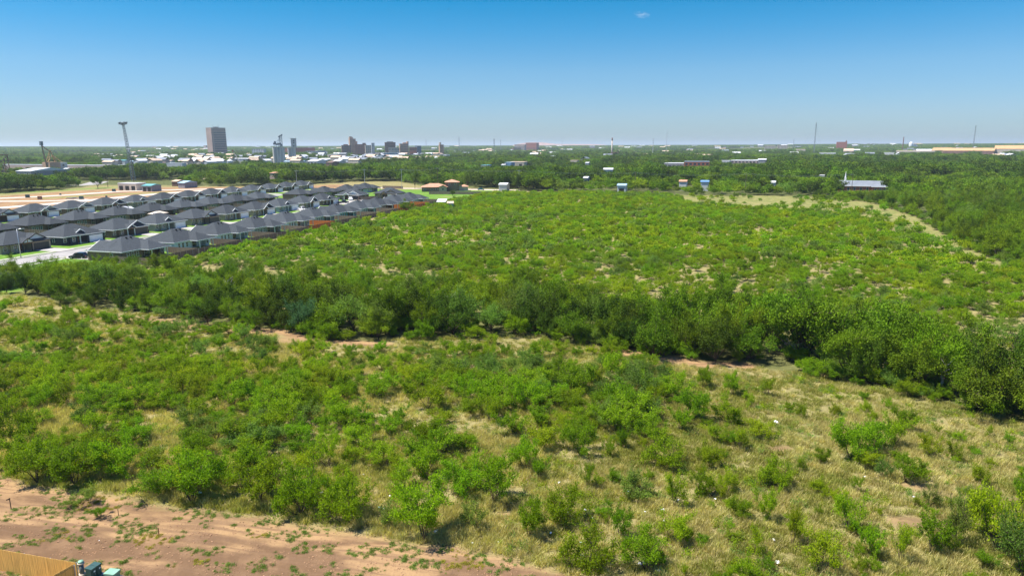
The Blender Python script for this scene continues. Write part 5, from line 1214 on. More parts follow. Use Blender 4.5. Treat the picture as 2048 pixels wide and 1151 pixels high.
# church and ranch house
c, D, w = place(1690, 1778, 387, 432); rt = thing('church', 'red brick church with grey roof and slim white steeple', 'church', (c[0], c[1], 0), -.42)
h = 4.3; dp = 11
MB().prism([(-w / 2, 0), (w / 2, 0), (w / 2, dp), (-w / 2, dp)], 0, h, top=False).build('wall', M['wall_brick'], rt)
MB().prism([(w * .2, -5), (w * .48, -5), (w * .48, -.02), (w * .2, -.02)], 0, h, top=False).build('front_wing', M['wall_brick'], rt)
rf = MB(); rf.poly((-w / 2 - .5, -.5, h), (w / 2 + .5, -.5, h), (w / 2 + .5, dp / 2, h + 3.1), (-w / 2 - .5, dp / 2, h + 3.1)); rf.poly((-w / 2 - .5, dp / 2, h + 3.1), (w / 2 + .5, dp / 2, h + 3.1), (w / 2 + .5, dp + .5, h), (-w / 2 - .5, dp + .5, h))
rf.poly((-w / 2 - .3, 0, h - .2), (-w / 2 - .3, dp / 2, h + 2.9), (-w / 2 - .3, dp, h - .2)).poly((w / 2 + .3, 0, h - .2), (w / 2 + .3, dp, h - .2), (w / 2 + .3, dp / 2, h + 2.9)); hip(rf, w * .17, w * .51, -5.5, 4.5, h, .5); rf.build('roof', M['roof_grey'], rt)
MB().box(-w / 2 - .5, w * .165, -.62, -.5, h - .3, h + .05).box(w * .17, w * .51, -5.62, -5.5, h - .3, h + .05).build('fascia', M['trim_white'], rt)
for k in range(5): window(rt, -w / 2 + 2.2 + k * 3.6, 0, 2.2, 1.3, 2.2)
for x_ in (.27, .36, .44): window(rt, w * x_, -5, 2.2, 1.2, 2.0)
MB().box(-w * .36 - .55, -w * .36 + .55, dp / 2 - .55, dp / 2 + .55, h + 2.6, h + 4.9).build('steeple_base', M['trim_white'], rt); MB().cone(-w * .36, dp / 2, h + 4.9, h + 8.8, .45, .04, 8).build('steeple', M['trim_white'], rt)
BLOCK.append((1682, 1773, 352, 386, D - 8))
c, D, w = place(842, 893, 373.5); rt = thing('ranch_house', 'tan brick ranch house with terracotta roofs and a two storey wing', 'house', (c[0], c[1], 0), .1); h = 3.0; dp = 11
MB().prism([(-w / 2, 0), (w / 2, 0), (w / 2, dp), (-w / 2, dp)], 0, h, top=False).build('wall', M['brick_brown'], rt); rf = MB(); hip(rf, -w / 2 - .6, w / 2 + .6, -.6, dp + .6, h, .36)
tri, bb = MB(), MB(); gable_front(rf, tri, bb, w * .33, 3.0, -1.2, 4, h, .45, .4); rf.build('roof', M['roof_terra'], rt); tri.build('gable', M['brick_tan'], rt); bb.build('barge_board', M['trim_dark'], rt)
MB().prism([(w * .33 - 2.6, -1.2), (w * .33 + 2.6, -1.2), (w * .33 + 2.6, -.02), (w * .33 - 2.6, -.02)], 0, h - .03, top=False).build('bay', M['brick_tan'], rt)
x1 = w / 2 - 1; MB().prism([(x1, 4), (x1 + 9, 4), (x1 + 9, 13), (x1, 13)], 0, 5.9, top=False).build('upper_wing', M['brick_brown'], rt); rf = MB(); hip(rf, x1 - .6, x1 + 9.6, 3.4, 13.6, 5.9, .34); rf.build('upper_roof', M['roof_terra'], rt)
MB().prism([(x1 + 9.02, 5), (x1 + 15, 5), (x1 + 15, 12), (x1 + 9.02, 12)], 0, 2.9, top=False).build('garage_wing', M['wall_pink'], rt); rf = MB(); hip(rf, x1 + 9.65, x1 + 15.5, 4.5, 12.5, 2.9, .4); rf.build('garage_roof', M['roof_terra'], rt)
for x_ in (-w * .38, -w * .1, w * .08, w * .33): window(rt, x_, -.0 if x_ < w * .3 else -1.2, 1.6, 1.5, 1.3)
for x_ in (2.5, 6.5): window(rt, x1 + x_, 4, 4.6, 1.3, 1.2)
BLOCK.append((840, 918, 352, 375, D - 25))
# little garden buildings at the end of the brush side row
c, D, w = place(871, 890, 400); rt = thing('carport', 'white metal roofed carport at the end of the brush side row', 'carport', (c[0], c[1], 0), .05)
MB().poly((-w / 2, -2.5, 2.5), (w / 2, -2.5, 2.5), (w / 2 + .6, 3, 3.6), (-w / 2 + .6, 3, 3.6)).box(-w / 2, w / 2, -2.56, -2.5, 2.38, 2.52).build('roof', M['roof_white'], rt)
for x_ in (-w / 2 + .2, w / 2 - .2):
    for y_ in (-2.3, 2.8): MB().box(x_ - .08, x_ + .08, y_ - .08, y_ + .08, 0, 2.5 if y_ < 0 else 3.5).build('post', M['timber'], rt)
c, D, w = place(893, 905, 404); rt = thing('garden_shed', 'turquoise garden shed with tan roof beside the carport', 'shed', (c[0], c[1], 0), .05)
MB().prism([(-w / 2, -1.5), (w / 2, -1.5), (w / 2, 2), (-w / 2, 2)], 0, 2.8, top=False).build('wall', M['teal_siding'], rt); rf = MB(); rf.poly((-w / 2 - .2, -1.7, 2.75), (w / 2 + .2, -1.7, 2.75), (w / 2 + .2, 2.2, 3.5), (-w / 2 - .2, 2.2, 3.5)); rf.build('roof', M['roof_tan'], rt); MB().box(-.5, .5, -1.58, -1.51, .1, 2.1).build('door', M['wall_navy'], rt)
c = uv(231.5, -222); rt = thing('patio_canopy', 'tan canvas patio canopy behind an inner row house', 'canopy', (*c, 0), ANG_U); rf = MB(); hip(rf, -3.4, 3.4, -2.4, 2.4, 2.6, .4); rf.build('canopy_top', M['canvas'], rt)
for x_ in (-3.2, 3.2):
    for y_ in (-2.2, 2.2): MB().box(x_ - .06, x_ + .06, y_ - .06, y_ + .06, 0, 2.62).build('post', M['trim_dark'], rt)
for i, (px, py, lb) in enumerate(((55.5, 395, 'dark utility box on the red lots, leftmost'), (80, 398.5, 'dark utility box on the red lots beside the second pale lane'), (163, 398.5, 'dark utility box on the red lots below the green strip'), (228, 383, 'dark utility box on the red lots by the upper pale lane'), (121, 390, 'small dark post on the upper pale lane'), (213, 394.5, 'small dark stump on the red soil right of the green strip'))):
    q = at(px, py); rt = thing('utility_box', lb, 'utility box', (q[0], q[1], 0), .3); s = 1.0 if i < 4 else .5
    MB().box(-s, s, -s * .7, s * .7, 0.1, 1.6 * s + .2).build('housing', M['box_dark' if i != 1 else 'rust'], rt); MB().box(-s * 1.1, s * 1.1, -s * .8, s * .8, -.1, .1).build('plinth', M['concrete'], rt)
q = at(152, 397.5); rt = thing('rubble_heap', 'pale rubble heap on the red lots', 'heap', (q[0], q[1], 0)); g = MB(); r = random.Random(4)
for i in range(30): x_, y_, s = r.gauss(0, 2.6), r.gauss(0, .8), r.uniform(.2, .6); g.box(x_ - s, x_ + s, y_ - s, y_ + s, 0, s * 1.5)
g.build('chunks', M['concrete'], rt)
# a bird high in the sky
dd = CF + CR * ((897 - 1024) / FPX) + CU * ((575.5 - 19) / FPX); pb = np.array([0, 0, CAM_H]) + dd * 190
rt = thing('bird', 'small dark bird alone high in the blue sky', 'bird', tuple(pb), .6)
g = MB().tube([(-.22, 0, 0), (-.08, 0, .02), (.1, 0, .03), (.2, 0, .04), (.27, 0, .03)], [.02, .09, .08, .05, .01], 8)
for s in (-1, 1): g.poly((.12, 0, .05), (.05, s * .3, .16), (-.02, s * .55, .1), (-.06, s * .3, .12), (-.08, 0, .04))
g.poly((-.2, 0, .01), (-.38, .09, 0), (-.38, -.09, 0)); g.build('body', M['black'], rt)

# ------------------------------------------------------------------ mesquite brush
HAND = [  # base pixel, crown width and height in photo pixels, variant, what singles it out
 (385, 1002, 130, 95, 0, 'broad dark mesquite standing alone at the dirt edge left of centre'), (520, 1003, 110, 90, 1, 'mesquite at the left end of the clump along the dirt edge'), (602, 1028, 110, 115, 2, 'dense mesquite whose shadow falls on the red dirt edge'),
 (692, 1046, 110, 105, 2, 'leafy mesquite at the right end of the clump along the dirt edge'), (850, 1082, 130, 120, 0, 'big dark mesquite rooted right at the sandy dirt edge'), (790, 1060, 60, 55, 8, 'thin grey green bush just left of the big one at the dirt edge'), (930, 985, 100, 80, 2, 'left of two tall mesquites above the big dirt edge bush'),
 (988, 1003, 95, 95, 1, 'open stemmed mesquite, right of the tall pair'), (1057, 1078, 70, 78, 0, 'one sided mesquite leaning left beside the small reddish bare patch'), (950, 1060, 70, 55, 8, 'thin greyish bush on straw grass right of the big dirt edge bush'), (1122, 1048, 95, 85, 2, 'rounded mesquite with a white bag at its top'),
 (1052, 935, 75, 62, 7, 'bright mesquite at the lower right tip of the central thicket'), (1080, 955, 45, 40, 5, 'low shoot below the bright mesquite at the thicket tip'), (1177, 977, 48, 55, 3, 'small yellowish fan shaped mesquite on open straw grass'), (1272, 992, 75, 52, 4, 'pale spreading mesquite right of the yellowish fan shaped one'),
 (1240, 1077, 68, 72, 5, 'straggly mesquite right of the bagged bush'), (1348, 1015, 80, 75, 3, 'airy mesquite above two white scraps, right of centre'), (1345, 1082, 75, 65, 6, 'yellow green mesquite below the airy one right of centre'), (1328, 932, 95, 65, 2, 'wide mesquite in the middle of the right slope clump'), (1158, 907, 85, 62, 7, 'umbrella shaped mesquite alone at the edge of the thicket'),
 (1217, 914, 32, 38, 5, 'tiny umbrella shaped mesquite on straw grass'), (1246, 897, 34, 48, 5, 'narrow upright mesquite right of the tiny umbrella one'), (1482, 1037, 52, 45, 0, 'low round mesquite left of an upright dark one'), (1530, 1042, 60, 72, 5, 'upright dark mesquite on the straw slope'), (1585, 1088, 66, 80, 3, 'tall airy mesquite just above the round bright bush at the bottom'),
 (1642, 1145, 92, 85, 6, 'round bright bush at the bottom, right of the crumpled white bag'), (1702, 1062, 76, 80, 6, 'yellow green bush in the middle of the bottom right slope'), (1742, 1117, 68, 75, 5, 'open twiggy mesquite right of the round bright bush'), (1512, 1112, 60, 62, 3, 'thin mesquite left of the crumpled white bag'), (1552, 975, 75, 65, 2, 'dense mesquite alone on the mid right slope'),
 (1495, 1160, 66, 55, 6, 'bright bush cut by the bottom edge'), (1600, 945, 40, 34, 3, 'faint yellowish bush on the mid right slope'), (1172, 1148, 125, 100, 2, 'wide mesquite with pale blue scraps near the bottom edge'), (1292, 1140, 110, 75, 0, 'low dark mesquite beside the largest white sheet'), (1402, 990, 55, 52, 5, 'left of two small mesquites above the scraps at right of centre'),
 (1452, 985, 48, 45, 6, 'right of two small mesquites above the scraps at right of centre'), (1802, 1125, 66, 80, 3, 'thin mesquite left of the sparse pair at the bottom right'), (1862, 1102, 85, 82, 5, 'twiggy mesquite with bare stems at the bottom right'), (1912, 1090, 70, 90, 8, 'half bare mesquite with pale stems at the right'), (1925, 1030, 55, 60, 8, 'nearly leafless little mesquite at the right'), (1857, 1012, 42, 50, 8, 'wispy mesquite beside a reddish patch at the right'),
 (1995, 1095, 130, 125, 6, 'largest bright bush at the right edge'), (2045, 1150, 110, 130, 4, 'grey green bush filling the bottom right corner'), (1972, 1022, 45, 55, 6, 'roundish bright bush above the largest one at the right edge'), (2040, 1012, 50, 72, 0, 'bush cut by the right edge above the largest one'),
 (1700, 918, 92, 80, 0, 'left bush of the clump on the right slope'), (1742, 905, 72, 66, 1, 'middle bush of the clump on the right slope'), (1785, 893, 62, 62, 5, 'right bush of the clump on the right slope'), (1738, 935, 55, 40, 6, 'yellow low bush in front of the clump on the right slope'), (1812, 966, 62, 52, 0, 'dark bush above a bare reddish patch on the right slope'), (1770, 960, 45, 45, 8, 'dead looking grey bush left of the dark one by the reddish patch'),
 (1806, 862, 50, 46, 7, 'flat topped little mesquite alone on the upper right slope'), (1860, 918, 50, 52, 6, 'left of a bright pair on the far right slope'), (1905, 922, 55, 42, 3, 'right of a bright pair on the far right slope'), (1965, 972, 40, 42, 6, 'small yellowish bush near the right edge of the slope'), (1978, 875, 25, 25, 3, 'tiny shoot near the right edge of the slope'),
 (1601, 837, 30, 30, 6, 'tiny round bush alone on the pale slope'), (1728, 828, 28, 26, 6, 'tiny yellowish bush alone on the upper slope'), (1535, 793, 48, 38, 3, 'sparse yellowish bush near the tree belt'), (1466, 793, 40, 46, 0, 'upright small bush near the tree belt, right one'), (1412, 778, 38, 42, 0, 'upright small bush near the tree belt, left one'), (1345, 795, 70, 55, 2, 'wide bush near the right part of the tree belt'), (1520, 880, 60, 40, 6, 'yellowish low bush left of the broken board'),
 (1392, 838, 65, 62, 0, 'left bush of a pair below the two upright small ones'), (1455, 846, 62, 48, 1, 'right bush of a pair below the two upright small ones'), (1362, 862, 52, 50, 5, 'thin bush below the left one of the pair'), (1480, 900, 60, 46, 3, 'airy bush above the reddish patch at mid right'), (1440, 885, 50, 40, 6, 'yellowish bush left of the airy one at mid right'), (1300, 880, 70, 55, 2, 'dense bush at the right flank of the central thicket'), (1420, 930, 60, 50, 6, 'yellow green bush beside the wide one on the right slope'),
 (1690, 1000, 30, 22, 3, 'small yellow tuft of brush on the right slope'), (1640, 985, 42, 34, 6, 'low yellowish bush above the middle of the right slope'), (1150, 790, 80, 62, 0, 'dense bush in the gap right of the central thicket'), (1112, 768, 75, 62, 2, 'rounded bush beside the gap right of the central thicket'), (1190, 778, 36, 45, 6, 'slim yellowish bush right of the dense pair'), (1222, 762, 58, 56, 1, 'bush at the end of the belt side gap'), (1255, 842, 110, 62, 2, 'broad bush on the straw slope right of the thicket'),
 (35, 892, 100, 78, 7, 'spreading mesquite at the left edge of the thicket'), (75, 962, 100, 75, 0, 'mesquite at the left end of the dirt edge'), (150, 968, 90, 80, 1, 'mesquite second from the left along the dirt edge'), (240, 948, 100, 92, 2, 'dark mesquite above a pale straw clearing at lower left'), (165, 1005, 60, 30, 4, 'low weedy bush at the foot of the dirt edge on the left'), (200, 1030, 45, 26, 5, 'low green weed bush on the dirt strip at left'),
]
THICKET = [(-300, 590), (60, 612), (230, 640), (470, 668), (560, 682), (660, 700), (770, 702), (1000, 690), (1200, 705), (1300, 730), (1330, 790), (1290, 865), (1120, 890), (1010, 920), (900, 960), (780, 1000), (700, 1035), (560, 1010), (420, 985), (300, 985), (60, 955), (-300, 880)]
GAPS = [(260, 955, 60, 25), (440, 945, 40, 30), (430, 1000, 30, 20), (745, 825, 75, 22), (905, 872, 90, 22), (780, 900, 40, 30), (1040, 850, 25, 14), (85, 642, 45, 10), (180, 660, 40, 7), (15, 660, 25, 9), (300, 860, 35, 25), (960, 715, 14, 20), (1010, 700, 60, 8), (740, 985, 45, 45), (370, 740, 16, 10), (580, 690, 40, 10), (780, 720, 25, 20), (300, 640, 30, 6), (470, 655, 60, 5)]
groups_rng = np.random.default_rng(5)

def poisson(cands, rad, seed=0, taken=None):
    """keep candidates no closer than their own radius"""
    cell = 4.0; gridd = {}; keep = []
    def add(p): gridd.setdefault((int(p[0] // cell), int(p[1] // cell)), []).append(p)
    for p in (taken or []): add(p)
    for i, (x, y) in enumerate(cands):
        r = rad[i]; k = int(r // cell) + 1; cx, cy = int(x // cell), int(y // cell); ok = True
        for a in range(cx - k, cx + k + 1):
            for b in range(cy - k, cy + k + 1):
                for q in gridd.get((a, b), ()):
                    if (q[0] - x) ** 2 + (q[1] - y) ** 2 < r * r: ok = False; break
                if not ok: break
            if not ok: break
        if ok: add((x, y)); keep.append(i)
    return keep

plants = []       # x, y, width, height, variant, label
for px, py, wpx, hpx, var, lb in HAND:
    q = at(px, py); D = depth(*q); plants.append((q[0], q[1], wpx * D / FPX, hpx * D / FPX / .93, var, lb))
taken = [(p[0], p[1]) for p in plants]
n = 26000
cx_ = groups_rng.uniform(-130, 40, n); cy_ = groups_rng.uniform(40, 150, n)
ppx, ppy = proj(cx_, cy_, 0 * cx_)
ok = inside(ppx, ppy, THICKET)
for gx, gy, rx, ry in GAPS: ok &= (((ppx - gx) / rx) ** 2 + ((ppy - gy) / ry) ** 2) > 1
cx_, cy_, ppx, ppy = cx_[ok], cy_[ok], ppx[ok], ppy[ok]
nz = fbm(cx_ / 9, cy_ / 9, 77); ok = nz < .70
cx_, cy_, ppx, ppy, nz = cx_[ok], cy_[ok], ppx[ok], ppy[ok], nz[ok]
rad = 2.15 + 1.6 * smooth(.46, .66, nz) + groups_rng.uniform(-.3, .5, len(cx_))
for i in poisson(list(zip(cx_, cy_)), rad, taken=taken):
    w = groups_rng.uniform(2.7, 4.8) * (.76 + .28 * smooth(720, 800, ppy[i])); hh = w * groups_rng.uniform(.55, .78); ty = fbm(cx_[i] / 14, cy_[i] / 14, 55) + groups_rng.normal() * .08
    var = int(groups_rng.choice([4, 8, 4, 0] if ty > .62 else ([3, 6, 6, 7] if ty < .40 else [0, 1, 2, 5, 7, 2])))
    plants.append((cx_[i], cy_[i], w, hh, var, None))
plants = [p for p in plants]
size_of = lambda p: p[2] / depth(p[0], p[1])
hand_n = len(HAND); rest = sorted(plants[hand_n:], key=size_of, reverse=True)
indiv = plants[:hand_n] + rest[:296 - hand_n]; leftover = rest[296 - hand_n:]

def put_plant(name, lib, x, y, w, h, var, label, cat, group, rz, sink=0.0):
    crown, trunk, top, wid = lib[var]
    z0 = float(height(x, y)) - sink
    root = thing(name, label, cat, (x, y, z0), rz, group); root.scale = (w / wid, w / wid, h / top)
    link('crown', crown, root); link('trunk', trunk, root)
    return root
def thick_label(x, y, w, var):
    c = ('green', 'green', 'dense green', 'thin yellow green', 'greyish green', 'airy green', 'bright yellow green', 'deep green', 'sparse grey green')[var]
    px, py = proj(x, y, 0)
    s = 'large' if w > 4.3 else ('small' if w < 3.3 else 'middling')
    where = 'close behind the dirt strip' if py > 900 else ('in the heart of the thicket' if py > 780 else 'towards the tree belt')
    side = 'at the left' if px < 420 else ('left of centre' if px < 800 else 'near the centre')
    return '%s %s mesquite %s, %s' % (s, c, where, side)
for p in indiv:
    put_plant('mesquite_bush', BUSH, *p[:5], p[5] or thick_label(p[0], p[1], p[2], p[4]), 'bush', 'mesquite bushes of the near field', groups_rng.uniform(0, 6.28))

# joined crown+trunk meshes for the instanced growth
def joined(pair, nm, both=True):
    a, b = pair[0], pair[1]
    bm = __import__('bmesh').new(); bm.from_mesh(a)
    na = len(bm.faces)
    if both: bm.from_mesh(b)
    bm.faces.ensure_lookup_table()
    for f in bm.faces[na:]: f.material_index = 1
    me = bpy.data.meshes.new(nm); bm.to_mesh(me); bm.free(); me.materials.append(a.materials[0])
    if both: me.materials.append(b.materials[0])
    return me
SRC_BUSH = source('leafy_bush', [joined(b, 'leafy_bush') for b in BUSH])
SRC_TREE = source('leafy_tree', [joined(b, 'leafy_tree') for b in TREE])
def sizes(lib, var, w, h): return [(w[i] / lib[var[i]][3], w[i] / lib[var[i]][3], h[i] / lib[var[i]][2]) for i in range(len(var))]

# scrub field beyond the belt
SCRUB = []
for i in range(6):
    SCRUB.append(tree_meshes('scrub', 400 + i, 3.0, .95, 6, (900, 800, 960, 740, 820, 900)[i], .44, .235, M[('mesq', 'mesq', 'mesq', 'mesq_y', 'mesq_g', 'mesq')[i]], kids=3, scatter=.26))
SRC_SCRUB = source('low_scrub', [s[0] for s in SCRUB])
n = 75000
sx_ = groups_rng.uniform(-150, 250, n); sy_ = groups_rng.uniform(95, 450, n)
px_, py_ = proj(sx_, sy_, 0 * sx_)
bf = lane(px_, BELT_FRONT); wl = lane(px_, [k for k in WOOD_LINE if k[0] >= 1000]); ft = lane(px_, FIELD_TOP)
su = sx_ * U2[0] + sy_ * U2[1]; sv = sx_ * V2[0] + sy_ * V2[1]
ok = (py_ < bf - 40) & (py_ > np.maximum(wl, ft) + 1.5) & ((sv > -136.5) | (su < 100)) & (sv > -175) & ~((sv < -134) & (su > 92) & (su < 336)) & (px_ > -120) & (px_ < 2600)
ok &= ~((px_ < 990) & (py_ < 390.5) & (px_ > 700))
tanin = inside(sx_, sy_, tan_poly); ok &= ~(tanin & (groups_rng.random(n) < np.where(sy_ < 330, .90, .975)))
gapn = fbm(sx_ / 11, sy_ / 7, 91); left = smooth(1150, 650, px_)
ok &= gapn < (.75 - .11 * left)
ok &= ~((px_ > 1700) & (py_ < 545) & (py_ < wl + 18 + (px_ - 1700) * .02) & (groups_rng.random(n) < .9))
sx_, sy_, gapn, px_ = sx_[ok], sy_[ok], gapn[ok], px_[ok]
rad = 2.1 + 1.3 * smooth(.46, .62, gapn) + groups_rng.uniform(-.3, .4, len(sx_))
keep = poisson(list(zip(sx_, sy_)), rad)
SP = np.array([(sx_[i], sy_[i]) for i in keep]); k_ = len(SP)
ty = fbm(SP[:, 0] / 28, SP[:, 1] / 28, 35) + groups_rng.normal(size=k_) * .07
far_ = np.hypot(SP[:, 0], SP[:, 1]) > 190
vs = np.array([int(groups_rng.choice([4, 4, 5, 0] if t > .56 else ([3, 3, 0, 1] if t < .42 else [0, 1, 2, 5, 0, 3]))) for t in ty])
w_ = groups_rng.uniform(2.3, 4.6, k_); h_ = w_ * groups_rng.uniform(.5, .7, k_)
zz = height(SP[:, 0], SP[:, 1])
a = far_; o = scatter('mesquite_scrub', SRC_SCRUB, np.c_[SP[a], zz[a]], vs[a], groups_rng.uniform(0, 6.28, a.sum()), sizes(SCRUB, vs[a], w_[a], h_[a]))
tag(o, 'bright green mesquite scrub covering the far field', 'scrub', kind='stuff')
# nearer part of that field and what is left of the thicket, with the finer bushes
vmap = np.array([0, 1, 2, 6, 4, 7]); a = ~far_; vb = vmap[vs[a]]
pts = [(*SP[a][i], zz[a][i]) for i in range(a.sum())] + [(p[0], p[1], float(height(p[0], p[1]))) for p in leftover]
vb = list(vb) + [p[4] for p in leftover]; wb = list(w_[a]) + [p[2] for p in leftover]; hb_ = list(h_[a]) + [p[3] for p in leftover]
# shrubs at the foot of the belt
for px in np.arange(-250, 2600, 8):
    for k in range(2):
        if fbm(px / 40, k * 9.7, 71) < .5: continue
        py = lane(px, BELT_FRONT) + groups_rng.uniform(-26, 4); q = at(px + groups_rng.uniform(-5, 5), py)
        pts.append((q[0], q[1], 0)); vb.append(int(groups_rng.choice([0, 2, 7, 4, 1]))); w0 = groups_rng.uniform(1.2, 4.2); wb.append(w0); hb_.append(w0 * groups_rng.uniform(.5, .9))
for k in range(260):                                              # small shoots over the open slope on the right
    px, py = groups_rng.uniform(1180, 2600), groups_rng.uniform(760, 1240)
    if py < lane(px, BELT_FRONT) + 18 or py < 1300 - px * .45 + 60: continue
    q = at(px, py); pts.append((q[0], q[1], float(height(*q)))); vb.append(int(groups_rng.choice([3, 6, 6, 5, 0]))); w0 = groups_rng.uniform(.7, 1.9); wb.append(w0); hb_.append(w0 * groups_rng.uniform(.6, 1.0))
for px in np.arange(1640, 2700, 4):
    q = at(px + groups_rng.uniform(-4, 4), lane(px, WOOD_R) - groups_rng.uniform(-2, 5)); pts.append((q[0], q[1], 0)); vb.append(int(groups_rng.choice([0, 2, 7, 4, 1]))); w0 = groups_rng.uniform(2, 5); wb.append(w0); hb_.append(w0 * groups_rng.uniform(.5, .9))
o = scatter('undergrowth', SRC_BUSH, pts, vb, groups_rng.uniform(0, 6.28, len(pts)), sizes(BUSH, vb, wb, hb_))
tag(o, 'mesquite undergrowth at the foot of the tree belt and just beyond it', 'undergrowth', kind='stuff')

# ------------------------------------------------------------------ tree belt, right hand wood, woods of the plain
trees = []        # x, y, width, height, variant, where
pxs = np.arange(-140, 2200, 1.0)
line_pts = np.array([at(p, lane(p, BELT_FRONT) - 4) for p in np.arange(-300, 2620, 4)])
seg = np.r_[0, np.cumsum(np.hypot(*np.diff(line_pts, axis=0).T))]
for row, (off, hs) in enumerate(((0.3, (4.6, 6.8)), (4.5, (6.3, 8.6)), (9.5, (6.2, 8.4)), (15, (5.6, 7.8)), (21, (5.2, 7.4)), (27, (4.8, 7.0)), (33, (4.4, 6.2)))):
    s = groups_rng.uniform(0, 4)
    while s < seg[-1]:
        x = np.interp(s, seg, line_pts[:, 0]); y = np.interp(s, seg, line_pts[:, 1])
        x += groups_rng.normal() * .8; y += off * (1.15 if x > 20 else 1.0) + groups_rng.normal() * 1.0
        p_ = proj(x, y, 0)[0]
        gap = 1585 < p_ < 1635 and row < 1
        deep = float(np.interp(p_, [-140, 60, 250, 900, 1150, 1350, 2200], [8, 14, 36, 36, 24, 17, 17]))
        if not gap and off < deep and not (row > 2 and groups_rng.random() < .12 + .06 * (row - 2)):
            h = groups_rng.uniform(*hs) * (1.22 if p_ > 1300 else (1.0 if p_ > 500 else .82)); h *= .95; w = h * groups_rng.uniform(.85, 1.2)
            v = int(groups_rng.choice([0, 1, 2, 3, 4, 6, 7, 0, 2, 8] if row < 2 else [0, 1, 3, 6, 8, 6, 4]))
            if p_ > 1300: v = int(groups_rng.choice([0, 2, 7, 2, 0, 1, 6, 4]))
            trees.append((x, y, w, h, v, 'belt'))
        s += groups_rng.uniform(3.6, 5.8) * (1 + .08 * row)
q = at(605, 668); trees.append((q[0], q[1], 5.5, 6.0, 5, 'bluish'))
n = 11000
x = groups_rng.uniform(60, 470, n); y = groups_rng.uniform(110, 470, n); p_, q_ = proj(x, y, 0 * x)
ok = (q_ < lane(p_, WOOD_R) - 1) & (p_ > 1695) & (p_ < 2700); x, y = x[ok], y[ok]; kk = poisson(list(zip(x, y)), groups_rng.uniform(4.2, 6.0, len(x))); RWX, RWY = x[kk], y[kk]
def clear(x, y, h, w):
    """True where a tree would stand in the cleared ground before a building"""
    D = depth(x, y); px, py = proj(x, y, h); hw = w / 2 * FPX / D
    bad = np.zeros(len(x), bool)
    for x0, x1, yt, yb, Db in BLOCK:
        m_ = (px + hw * .7 > x0) & (px - hw * .7 < x1) & (y < Db + 2) & (py < yb)
        lim = CAM_H - (yb - HY((x0 + x1) / 2)) / FPX * y * KP * KP          # growth before a building stays below its windows
        hn = np.where(m_, np.minimum(h, np.maximum(lim, 1.0)), h); w[:] = np.where(m_ & (hn < h), np.minimum(w, np.maximum(hn * 1.5, 2.5)), w); h[:] = hn
        bad |= (m_ & (lim < 1.6)) | ((px > x0) & (px < x1) & (y > Db - 6) & (y < Db + 30))
    return bad
rh = groups_rng.uniform(5.5, 9.2, len(RWX)); rw = rh * groups_rng.uniform(.8, 1.1, len(RWX)); bad = clear(RWX, RWY, rh, rw)
for i in np.where(~bad)[0]: trees.append((RWX[i], RWY[i], rw[i], rh[i], int(groups_rng.choice([0, 1, 3, 4, 6, 8, 0, 2, 3])), 'right'))
n = 52000
D = np.sqrt(groups_rng.uniform(372 ** 2, 1000 ** 2, n)); x = groups_rng.uniform(-1.1, 1.0, n) * D; y = D
p_, q_ = proj(x, y, 0 * x)
ok = (q_ < lane(p_, WOOD_LINE) - .3) & ~((p_ > 140) & (p_ < 345) & (q_ > 361)) & ~((p_ > 825) & (p_ < 1000) & (q_ > 375))
uu = x * U2[0] + y * U2[1]; vv = x * V2[0] + y * V2[1]; ok &= ~((uu < 440) & (vv < -135) & (vv > -295)) & ~inside(x, y, red_poly)
ok &= ~((p_ > 335) & (p_ < 385) & (q_ > 355) & (q_ < 368))
x, y, p_ = x[ok], y[ok], p_[ok]
keep = poisson(list(zip(x, y)), groups_rng.uniform(5.2, 8.4, len(x)) + smooth(600, 900, y) * 1.2)
x, y, p_ = x[keep], y[keep], p_[keep]; nb = fbm(x / 60, y / 60, 61)
h = groups_rng.uniform(4.5, 9.5, len(x)) + smooth(.52, .66, nb) * 4.5; w = h * groups_rng.uniform(1.0, 1.6, len(x))
bad = clear(x, y, h, w)
for i in np.where(~bad)[0]:
    t = nb[i] + groups_rng.normal() * .06
    v = int(groups_rng.choice([2, 7, 2, 0] if t > .58 else ([3, 6, 6, 0] if t < .42 else [0, 1, 4, 2, 8, 1, 2, 7])))
    trees.append((x[i], y[i], w[i], h[i], v, 'plain'))
# special solitary crowns the photo shows before the woods
for px, py, wpx, hpx, v, lb in ((196, 377, 30, 26, 4, 'round crowned tree standing alone left of the lattice tower'), (830, 377, 22, 42, 8, 'thin grey tree left of the ranch house'), (905, 391, 16, 12, 2, 'small dark tree by the turquoise shed'), (815, 424, 34, 26, 0, 'rounded dark tree beside the orange fence'), (152, 374, 22, 22, 0, 'tree at the end of the left wood'), (985, 374, 32, 36, 8, 'broad grey green tree right of the teal car'), (935, 377, 20, 40, 8, 'tall grey tree at the right of the ranch house')):
    q = at(px, py); D_ = depth(*q); trees.append((q[0], q[1], wpx * D_ / FPX, hpx * D_ / FPX, v, lb))
vis = [t for t in trees if -40 < proj(t[0], t[1], t[3] * .6)[0] < 2090]
vis.sort(key=lambda t: (t[5] in ('belt', 'right', 'plain'), -t[3] / depth(t[0], t[1])))
KIND = ('broad green', 'rounded green', 'dark green', 'light green', 'slim green', 'bluish green', 'yellow green', 'dense dark', 'grey green')
